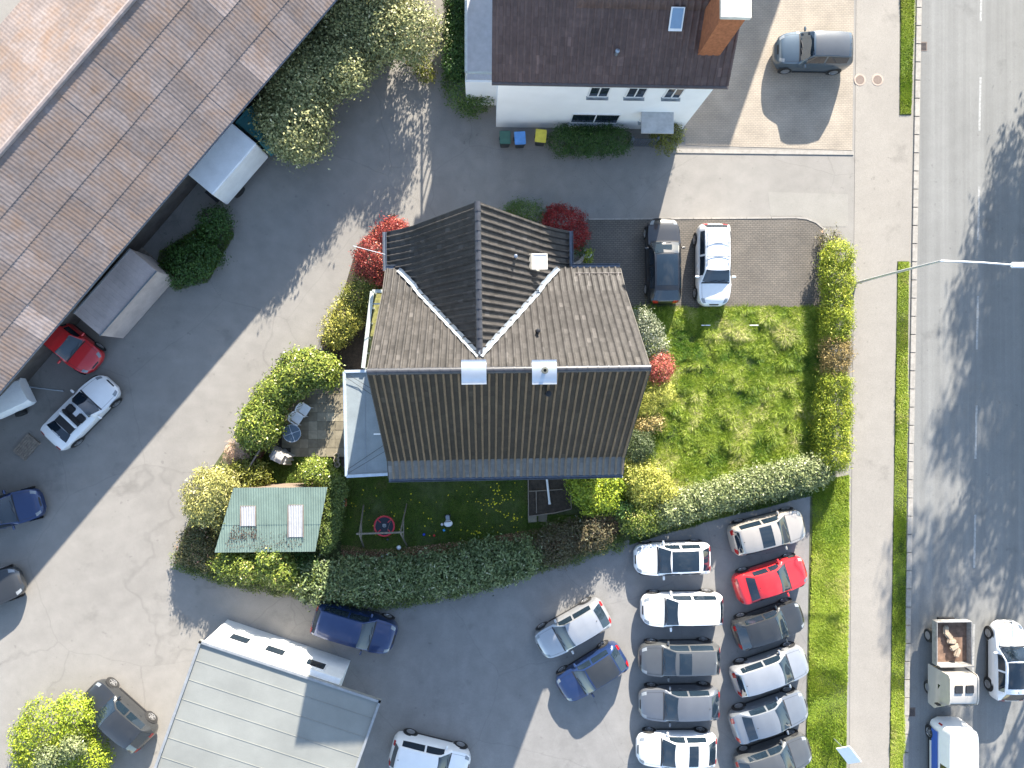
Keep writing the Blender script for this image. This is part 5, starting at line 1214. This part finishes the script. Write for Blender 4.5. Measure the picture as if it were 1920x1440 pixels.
# pallets stacked under the barn eave
m_pal = mat('pallet_wood', (0.25, 0.21, 0.17), 0.85, 0.3, 6)
for i, (px, py, lab) in enumerate(((262, 487, 'grey wooden pallet by the container end'), (52, 838, 'wooden pallet left of the open-top car'))):
    p = W(px, py); t = thing('pallet', lab, 'pallet', (p.x, p.y, 0), R(50), 'wooden pallets')
    for k in range(7): MB().box((0, -0.36+k*0.12, 0.13), (1.2, 0.09, 0.022)).build('board', m_pal, t)
    for k in range(3): MB().box((-0.55+k*0.55, 0, 0.06), (0.1, 0.8, 0.11)).build('bearer', m_pal, t)

# ------------------------------------------------------------------ long barn, upper left
zE, zR = 4.9, 7.2
e0, e1 = W(625, 0, zE), W(0, 730, zE); d = (e0-e1).normalized(); nrm = Vector((d.y, -d.x, 0))
r0 = W(250, 0, zR); run = abs((r0-e0).dot(nrm)); 
bA = e1-d*14; bL = (e0-e1).length+14+9
barn = thing('long_barn', 'long barn with weathered pinkish grey corrugated roof', 'barn', (bA.x, bA.y, 0), math.atan2(d.y, d.x))
# local: x along the eave, y towards the ridge (left)
m_bwall = mat('barn_wall', (0.09, 0.075, 0.065), 0.9, 0.25, 2)
MB().add([(x, y, z) for x in (0.3, bL-0.3) for y, z in ((1.6, 0), (1.6, zE), (run, zR-0.25), (2*run-0.7, zE), (2*run-0.7, 0))], [(0, 1, 2, 3, 4), (9, 8, 7, 6, 5)]+[(i, (i+1) % 5, 5+(i+1) % 5, 5+i) for i in range(5)]).build('wall', m_bwall, barn)
m_bsheet = tilemat('barn_sheet', (0.15, 0.124, 0.117), (0.195, 0.162, 0.153), 0.75, rust=(0.19, 0.125, 0.088), spec=0.3)
sl = math.hypot(run, zR-zE); rows = 4; ph = sl/rows; pw_ = 1.06
q = MB(); nn_ = 24
vs = []
for y in (0.0, ph+0.14):
    for k in range(nn_+1): x = (pw_+0.04)*k/nn_; vs.append((x, y, 0.006*math.sin(2*math.pi*x/0.177)+(0.022 if y == 0 else 0.0)))
vs += [(v[0], v[1], v[2]-0.012) for v in vs[:nn_+1]]
m1 = nn_+1; q.add(vs, [(k, k+1, m1+k+1, m1+k) for k in range(nn_)]+[(2*m1+k, 2*m1+k+1, k+1, k) for k in range(nn_)])
o = q.build('roof_sheet', m_bsheet, smooth=True, sharp=70); bsm = o.data; bpy.data.objects.remove(o)
ang = math.atan2(zR-zE, run); ncol = int(bL/pw_)
for side_ in (0, 1):
    for r_ in range(rows):
        for k in range(ncol):
            if side_ == 0: M = Matrix.Translation((k*pw_, 0, zE)) @ Matrix.Rotation(ang, 4, 'X')
            else: M = Matrix.Translation((k*pw_+pw_, 2*run, zE)) @ Matrix.Rotation(math.pi, 4, 'Z') @ Matrix.Rotation(ang, 4, 'X')
            wp = barn.matrix_basis
            c0 = Matrix.Translation(Vector((bA.x, bA.y, 0))) @ Matrix.Rotation(math.atan2(d.y, d.x), 4, 'Z') @ M @ Vector((0.5, r_*ph, 0))
            if not (-36 < c0.x < 12 and -16 < c0.y < 34): continue
            if side_ == 1 and (c0.x < -33 or c0.y > 26): continue
            share('roof_sheet', bsm, barn, M @ Matrix.Translation((0, r_*ph-0.07, 0.03+0.003*rng.uniform(-1, 1))) @ Matrix.Rotation(rng.normal()*0.004, 4, 'Z'))
MB().tube([(0, run, zR+0.03), (bL, run, zR+0.03)], 0.13, 8).build('ridge_cap', mat('barn_ridge', (0.24, 0.2, 0.19), 0.8, 0.2), barn, smooth=True)
MB().tube([(0, -0.06, zE-0.06), (bL, -0.06, zE-0.06)], 0.07, 8).build('gutter', m_zincd, barn, smooth=True)

# ------------------------------------------------------------------ white house, top of the picture
zH = 6.6
wh = thing('white_house', 'white rendered house with brown tiled roof at the top', 'house', (W(930, 238).x, W(930, 238).y, 0)); wo0 = Vector(wh.location)
x0, y0 = wo0.x, wo0.y; x1 = W(1278, 240).x
m_wwall = mat('white_wall', (0.88, 0.88, 0.87), 0.85, 0.03, 1.0)
MB().prism([(x0, y0), (x1, y0), (x1, y0+10.6), (x0, y0+10.6)], 0, zH).build('wall', m_wwall, wh, origin=wo0)
m_btile = tilemat('brown_tile', (0.088, 0.052, 0.044), (0.112, 0.070, 0.060), 0.7)
ov = 0.32; run2 = 5.3+ov; zr2 = zH+run2*0.72
rw_ = math.hypot(run2, zr2-zH); rows = 18; gl = rw_/rows; cols = 36; cw = (x1-x0+2*ov)/cols
dk = MB()
for s in (-1, 1):
    ys = y0-ov if s < 0 else y0+10.6+ov; ym = y0+5.3
    dk.add([(x0-ov, ys, zH-0.12), (x1+ov, ys, zH-0.12), (x1+ov, ym, zr2-0.12), (x0-ov, ym, zr2-0.12), (x0-ov, ys, zH-0.02), (x1+ov, ys, zH-0.02), (x1+ov, ym, zr2-0.02), (x0-ov, ym, zr2-0.02)], [(3, 2, 1, 0), (4, 5, 6, 7), (0, 1, 5, 4), (2, 3, 7, 6), (0, 4, 7, 3), (1, 2, 6, 5)])
wroof = dk.build('roof', mat('brown_deck', (0.04, 0.026, 0.022), 0.9), wh, origin=wo0)
Vs, Fs, off = [], [], 0; cnt = 0; an2 = math.atan2(zr2-zH, run2)
btme = bpy.data.meshes.new('roof_tile'); btme.from_pydata([tuple(v) for v in TV], [], [tuple(map(int, f)) for f in TF]); btme.materials.append(m_btile)
for p_ in btme.polygons: p_.use_smooth = True
btme.set_sharp_from_angle(angle=R(45))
lst = []
for r_ in range(rows):
    for k in range(cols):
        dist = rw_-(r_)*gl
        M = Matrix.Translation((x0-ov+k*cw-wo0.x, y0-ov-wo0.y, zH)) @ Matrix.Rotation(an2, 4, 'X') @ Matrix.Translation((0, (r_+1)*gl, 0.0)) @ Matrix.Diagonal((cw/TW, gl/TL, 0.8, 1))
        lst.append((r_, k, M))
for idx, (r_, k, M) in enumerate(lst):
    if idx < 300: share('roof_tile', btme, wroof, M)
    else:
        m_ = np.array(M); Vs.append(TV @ m_[:3, :3].T+m_[:3, 3]); Fs.append(TF+off); off += len(TV)
o = npmesh('tile_field', np.concatenate(Vs), np.concatenate(Fs), m_btile, wroof, smooth=True); o['kind'] = 'stuff'
# windows in the wall facing the lane
def hwin(px0, px1, z0, z1, blind=False):
    a = (W(px0, 240).x, W(px1, 240).x); w = MB()
    fo = MB()
    for c_, d_ in ((((a[0]+a[1])/2, z0), (a[1]-a[0], .07)), (((a[0]+a[1])/2, z1), (a[1]-a[0], .07)), ((a[0], (z0+z1)/2), (.07, z1-z0)), ((a[1], (z0+z1)/2), (.07, z1-z0)), (((a[0]+a[1])/2, (z0+z1)/2), (.06, z1-z0))):
        fo.box((c_[0], y0-0.02, c_[1]), (d_[0], 0.06, d_[1]))
    f_ = fo.build('window', m_white, wh, origin=wo0)
    MB().box(((a[0]+a[1])/2, y0-0.012, (z0+z1)/2), (a[1]-a[0], 0.02, z1-z0)).build('pane', m_cglass, f_, origin=wo0)
    MB().box(((a[0]+a[1])/2, y0-0.09, z0-0.06), (a[1]-a[0]+.15, 0.18, 0.04)).build('sill', m_zinc, f_, origin=wo0)
for a_, b_ in ((1080, 1112), (1142, 1172), (1205, 1232)): hwin(a_, b_, 4.4, 5.5)
hwin(1065, 1150, 0.9, 2.1); hwin(1190, 1240, 1.2, 2.1)
# roof window, chimney and the unseen rear wing
p = W(1270, 33, 8.4); MB().box((0, 0, 0), (0.6, 0.95, 0.08), M=Matrix.Rotation(an2, 4, 'X')).build('roof_window', m_white, wh).location = (p.x-wo0.x, p.y-wo0.y, zH+(p.y-(y0-ov))*0.72+0.12)
MB().box((0, 0, 0.05), (0.48, 0.8, 0.02), M=Matrix.Rotation(an2, 4, 'X')).build('roof_pane', mat('blue_pane', (0.2, 0.3, 0.42), 0.05, 0.05, spec=0.9), wh).location = (p.x-wo0.x, p.y-wo0.y, zH+(p.y-(y0-ov))*0.72+0.13)
p = W(1352, 60, 8.6); chm = MB().box((p.x-0.15, p.y+0.3, 6.2), (1.0, 1.5, 9.0)).build('chimney', mat('orange_brick', (0.34, 0.12, 0.05), 0.9, 0.25, 8), wh, origin=wo0)
p2 = W(1368, 10, 11.0); MB().box((p.x-0.15, p.y+0.3, 10.78), (1.25, 1.7, 0.18)).build('cap', mat('cap_cream', (0.6, 0.57, 0.5), 0.8), chm, origin=wo0, bevel=0.02)
for px_, py_ in ((1165, 78),):
    p = W(px_, py_, 8.5); MB().lathe([(0.09, 0), (0.07, 0.3), (0.1, 0.32), (0.0, 0.38)], (p.x, p.y, zH+(p.y-(y0-ov))*0.72), 12).build('vent_pipe', m_zinc, wh, origin=wo0, smooth=True)
MB().bar((x0-ov, y0-ov-0.08, zH-0.04), (x1+ov, y0-ov-0.08, zH-0.04), 0.12, 0.1).build('gutter', mat('brown_gutter', (0.10, 0.08, 0.075), 0.5), wh, origin=wo0)
wp0 = [(3, y0+10.95), (9, y0+10.95), (9, 30.8), (18.1, 30.8), (21.0, 38.9), (3, 38.9)]  # unseen wing, its outline shaped to cast the shadow across the forecourt
MB().prism(wp0, 0, 6.9).build('unseen_wing', m_wwall, wh, origin=wo0)
MB().prism([(a_+(0.15 if a_ > 10 else 0), b_-(0.15 if b_ > 29 and b_ < 32 else 0)) for a_, b_ in wp0], 6.9, 7.15).build('unseen_wing_roof', MATS['brown_deck'], wh, origin=wo0)
# terrace extension on the left with balustrade
q0, q1 = W(872, 150, 3.2), W(925, 150, 3.2)
ext = MB().prism([(q0.x, q0.y), (x0+0.05, q0.y), (x0+0.05, q0.y+9), (q0.x, q0.y+9)], 0, 3.0).build('terrace', m_wwall, wh, origin=wo0)
MB().prism([(q0.x+0.1, q0.y+0.1), (x0, q0.y+0.1), (x0, q0.y+9), (q0.x+0.1, q0.y+9)], 3.0, 3.05).build('terrace_floor', mat('terrace_floor', (0.4, 0.4, 0.42), 0.8, 0.1, 3), ext, origin=wo0)
bs = MB(); bs.bar((q0.x+.05, q0.y+.05, 3.95), (x0, q0.y+.05, 3.95), .1, .06); bs.bar((q0.x+.05, q0.y+.05, 3.95), (q0.x+.05, q0.y+9, 3.95), .1, .06); bs.build('handrail', mr_, ext, origin=wo0)
for k in range(9): MB().bar((q0.x+.05, q0.y+.1+k, 3.0), (q0.x+.05, q0.y+.1+k, 3.92), .06).build('baluster', mr_, ext, origin=wo0)
# entrance canopy and grey gate
p = W(1232, 218, 2.4); MB().box((p.x, y0-0.55, 2.45), (1.7, 1.1, 0.1)).build('canopy', mat('canopy', (0.45, 0.45, 0.45), 0.6), wh, origin=wo0, bevel=0.01)
p = W(1205, 268, 0.6); t = thing('garden_gate', 'grey slatted garden gate in the clipped hedge', 'gate', (p.x, p.y, 0))
for k in range(9): MB().box((-0.56+k*0.14, 0, 0.65), (0.09, 0.03, 1.2)).build('slat', m_zincd, t)
for z in (0.25, 1.05): MB().box((0, 0.03, z), (1.2, 0.03, 0.07)).build('rail', m_zincd, t)
for s in (-1, 1): MB().box((s*0.68, 0.02, 0.7), (0.12, 0.12, 1.4)).build('post', m_zincd, t)
def bin_(px, py, body, lid, label):
    p = W(px, py, 1.0); t = thing('wheelie_bin', label, 'bin', (p.x, p.y, 0), R(rng.uniform(-8, 8)), 'wheelie bins')
    q = MB().add([(sx*(0.22 if z < .5 else .28), sy*(0.24 if z < .5 else .33), z) for z in (0.08, 0.98) for sx, sy in ((-1, -1), (1, -1), (1, 1), (-1, 1))], [(3, 2, 1, 0), (4, 5, 6, 7)]+[(i, (i+1) % 4, 4+(i+1) % 4, 4+i) for i in range(4)]); q.build('body', body, t, bevel=0.02)
    MB().box((0, 0.0, 1.02), (0.6, 0.7, 0.07)).build('lid', lid, t, bevel=0.025); MB().tube([(-0.24, 0.37, 0.98), (0.24, 0.37, 0.98)], 0.02, 6).build('handle', m_black, t)
    for s in (-1, 1): MB().lathe([(0, -.03), (.1, -.03), (.1, .03), (0, .03)], (s*0.26, 0.27, 0.1), 12, 'X').build('wheel', m_tyre, t)
bd_ = mat('bin_dark', (0.04, 0.045, 0.045), 0.6)
bin_(947, 258, bd_, mat('bin_green', (0.04, 0.12, 0.09), 0.5), 'wheelie bin with dark green lid, leftmost of three')
bin_(975, 259, bd_, mat('bin_blue', (0.10, 0.28, 0.62), 0.5), 'wheelie bin with blue lid by the white wall')
bin_(1014, 255, bd_, mat('bin_yellow', (0.62, 0.52, 0.06), 0.5), 'wheelie bin with yellow lid beside the clipped hedge')
shrub('box_hedge', 'clipped deep green hedge in front of the white wall', 'hedge', path_blobs([(1055, 262), (1100, 262), (1175, 262)], 1.3, 0.75, 0.5, 0.06), m_dgreen, 520, 0.10, 0.5, 0.10)
shrub('olive_bush', 'olive yellow bush right of the garden gate', 'bush', [B(1250, 256, 1.3, 0.75, 0.8), B(1262, 248, 1.1, 0.5)], m_goldgreen, 480, 0.11, 0.45)
shrub('corner_shrub', 'green and reddish shrubs below the terrace corner', 'shrub', [B(868, 165, 1.5, 1.0), B(895, 180, 1.3, 0.8), B(880, 200, 0.9, 0.5)], m_mid, 430, 0.12, 0.45)
shrub('boundary_hedge', 'dark hedge running up beside the terrace', 'hedge', path_blobs([(855, 130), (857, 60), (858, -30)], 1.8, 0.6, 0.6, 0.1), m_dgreen, 460, 0.12, 0.45)
shrub('low_shrub', 'low yellow green shrubs on the wedge between the lanes', 'shrub', [B(775, 95, 0.9, 0.7), B(790, 120, 0.8, 0.55), B(800, 140, 0.6, 0.4)], m_goldgreen, 420, 0.12, 0.45)

# pale leafy tree belt beside the barn: three trees with trunk, limbs and crown
def tree(name, label, base, h, crowns, material, dens=110, leaf=0.2, per=12, group=None, tr=0.16, cat='tree'):
    t = thing(name, label, cat, (base.x, base.y, 0), group=group); s = MB(); top = h*0.55
    s.tube([(0, 0, -0.1), (0.05, 0.03, top*0.5), (0, 0.1, top), (0.05, 0.05, h*0.8)], [tr, tr*0.8, tr*0.55, tr*0.2], 8)
    for c_ in crowns:
        l = Vector((c_[0]-base.x, c_[1]-base.y, c_[2])); st = Vector((0, 0.05, top*rng.uniform(0.6, 1.0)))
        s.tube([st, st.lerp(l, 0.5)+Vector((0, 0, 0.25)), l, l+Vector((rng.normal()*c_[3]*.4, rng.normal()*c_[4]*.4, c_[5]*0.6))], [tr*.5, tr*.32, tr*.18, 0.02], 6)
        for k in range(3):
            e = l+Vector((rng.normal()*c_[3]*.6, rng.normal()*c_[4]*.6, rng.normal()*c_[5]*.5)); s.tube([st.lerp(l, 0.7), e], [tr*.16, 0.015], 5)
    s.build('trunk', m_bark, t, smooth=True)
    V, F, T = blob_leaves(crowns, dens, leaf, 0.5, 0.28, per, lump=0.16, low=-0.7); npmesh('crown', V-np.array([base.x, base.y, 0]), F, material, t, T)
    return t
def belt(label, px, py, hs, n, sx, sy, seed):
    b = W(px, py); cr = []
    for k in range(n):
        p = W(px+rng.normal()*sx, py+rng.normal()*sy, 2.6); r = rng.uniform(0.85, 1.35); cr.append((p.x, p.y, hs*rng.uniform(0.45, 0.7), r, r, r*0.85))
    tree('pale_tree', label, b, hs, cr, m_olive, 420, 0.16, 10, 'pale trees beside the barn', 0.12)
belt('pale olive tree next to the lorry cab', 556, 215, 3.4, 9, 20, 26, 1)
belt('middle pale olive tree along the barn', 605, 125, 3.8, 10, 30, 34, 2)
belt('uppermost pale olive tree at the lane corner', 690, 40, 3.8, 11, 36, 30, 3)
shrub('yard_shrub', 'shaded green bush with pale top beside the barn', 'bush', [B(365, 480, 1.3, 1.3, 1.0), B(340, 500, 1.1, 1.0), B(400, 420, 1.3, 0.9)], m_dgreen, 430, 0.13, 0.45)
blades('lawn', 'shaded patch of grass below the barn bush', Wp([(300, 470), (420, 400), (440, 440), (390, 530), (330, 545), (290, 510)]), 16000, 0.12, 0.02, m_lawn, 31, 0.6, 2.0, 0.6)
shrub('lime_bush', 'broad lime green bush at the lower left corner', 'bush', [B(95, 1365, 1.6, 1.6, 1.4), B(140, 1345, 1.5, 1.1), B(60, 1395, 1.5, 1.2), B(120, 1410, 1.5, 1.3), B(170, 1425, 1.2, 1.0), B(70, 1440, 1.3, 1.2)], m_lime, 420, 0.13, 0.45)
shrub('pale_bush', 'pale green bush inside the lime bush at the bottom edge', 'bush', [B(95, 1415, 2.1, 0.6), B(135, 1400, 2.1, 0.55)], m_varieg, 430, 0.13, 0.45)

# ------------------------------------------------------------------ flat roofed building, bottom
zF = 3.5
a, b = W(375, 1200, zF), W(715, 1313, zF); dx = (b-a).normalized(); dn = Vector((dx.y, -dx.x, 0)); w = (b-a).length
fb = thing('flat_building', 'flat roofed building with pale sheet roof and white front', 'building', (a.x, a.y, 0), math.atan2(dx.y, dx.x)); 
m_wf = mat('flat_wall', (0.75, 0.75, 0.73), 0.8, 0.05)
MB().prism([(0.15, -12), (w-0.15, -12), (w-0.15, -1.6), (w*0.76, -1.6), (w*0.76, -0.1), (0.15, -0.1)], 0, zF-0.12).build('wall', m_wf, fb)
m_fr = mat('flat_sheet', (0.215, 0.22, 0.205), 0.6, 0.12, 0.5, fine=0.08, detail=8)
flat = MB().prism([(0, -12.2), (w, -12.2), (w, 0), (0, 0)], zF-0.12, zF).build('roof', m_fr, fb)
for k in range(1, 12):
    MB().box((w/2, -k*1.0, zF+0.008), (w-0.1, 0.03, 0.014)).build('sheet_seam', m_fr, flat)
for c_, d_ in (((w/2, -0.06, zF+0.05), (w, 0.12, 0.1)), ((0.06, -6.1, zF+0.05), (0.12, 12.2, 0.1)), ((w-0.06, -6.1, zF+0.05), (0.12, 12.2, 0.1))): MB().box(c_, d_).build('roof_edge', mat('flat_edge', (0.3, 0.31, 0.32), 0.5, metal=0.4), flat)
for k, x in enumerate((1.5, 3.4, 5.6)):
    g_ = MB().box((x, -0.08, 1.9), (1.1, 0.08, 0.8)).build('window', m_white, fb); MB().box((x, -0.035, 1.9), (0.95, 0.02, 0.65)).build('pane', m_cglass, g_)
MB().box((w*0.40, 0.0, 3.2), (w*0.72, 0.5, 0.12)).build('fascia', m_white, fb, bevel=0.01)
# ------------------------------------------------------------------ street things
pb0 = W(1604, 531); zl = 7.2; topp = W(1742, 500, zl); hd = W(1902, 497, zl+0.5)
lamp = thing('street_lamp', 'street lamp reaching over the road from the golden hedge', 'street lamp', (pb0.x, pb0.y, 0)); lo = Vector(lamp.location)
m_pole = mat('lamp_pole', (0.5, 0.53, 0.56), 0.45, 0.08, metal=0.5)
tp = Vector((pb0.x+0.15, pb0.y, zl))
MB().tube([pb0, Vector((pb0.x, pb0.y, 3.5)), tp], [0.08, 0.065, 0.05], 10).build('pole', m_pole, lamp, smooth=True, origin=lo)
MB().tube([tp, tp.lerp(hd, 0.5)+Vector((0, 0, 0.15)), hd], [0.05, 0.045, 0.04], 8).build('arm', m_pole, lamp, smooth=True, origin=lo)
MB().box(hd+Vector((0.2, 0, 0)), (0.75, 0.26, 0.14)).build('lamp_head', m_white, lamp, bevel=0.05, origin=lo)
for px, py, lab in ((1612, 150, 'left of two round manhole covers in the footway'), (1645, 150, 'right of two round manhole covers in the footway')):
    p = W(px, py); t = thing('manhole_cover', lab, 'manhole', (p.x, p.y, 0.017)); MB().lathe([(0, .012), (.24, .012), (.25, 0.0)], n=24).build('cover', mat('cast_iron', (0.16, 0.12, 0.10), 0.7, 0.2, 20), t); MB().lathe([(.25, 0.0), (.25, .012), (.33, .012), (.34, 0.0)], n=24).build('frame', mat('manhole_conc', (0.38, 0.30, 0.25), 0.8), t)
for px, py, lab in ((1731, 87, 'dark gully grate by the kerb near the upper verge'), (1709, 1335, 'dark gully grate by the kerb beside the tipper truck')):
    p = W(px, py); t = thing('gully_grate', lab, 'drain', (p.x, p.y, 0.012)); MB().box((0, 0, 0.004), (0.42, 0.5, 0.012)).build('frame', MATS['cast_iron'], t)
    for k in range(6): MB().box((0, -0.18+k*0.072, 0.014), (0.34, 0.03, 0.01)).build('bar', m_black, t)
p = W(1588, 1412, 1.0); t = thing('notice_board', 'small white board on two posts at the lawn edge', 'sign', (p.x, p.y, 0), R(-52))
MB().box((0, 0, 1.2), (1.1, 0.06, 0.8), M=Matrix.Rotation(R(-50), 4, 'X')).build('panel', m_white, t, bevel=0.01)
for s in (-1, 1): MB().tube([(s*0.42, 0, 0), (s*0.42, 0, 1.2)], 0.03, 8).build('post', m_zinc, t)
# roadside trees outside the picture whose shadows cross the road
def roadtree(label, px, py, h, seed, n, r, dens):
    b = W(px, py); cr = []
    for k in range(n):
        a_ = rng.uniform(0, 6.28); q = rng.uniform(0, 1)**0.6*r; z = h*rng.uniform(0.4, 0.95)
        rr = rng.uniform(0.9, 1.9); cr.append((b.x+math.cos(a_)*q, b.y+math.sin(a_)*q, z, rr, rr, rr*0.8))
    tree('road_tree', label, b, h, cr, m_mid, dens, 0.24, 10, 'trees across the road', 0.25)
roadtree('dense tree across the road casting the upper shadow', 2065, -60, 11.5, 1, 30, 3.2, 85)
roadtree('open crowned tree across the road, second from the top', 2050, 250, 12, 2, 13, 4.4, 60)
roadtree('open crowned tree across the road, third from the top', 2030, 560, 12, 3, 11, 4.6, 42)
roadtree('lowest open crowned tree across the road', 2060, 860, 12, 4, 10, 4.4, 42)
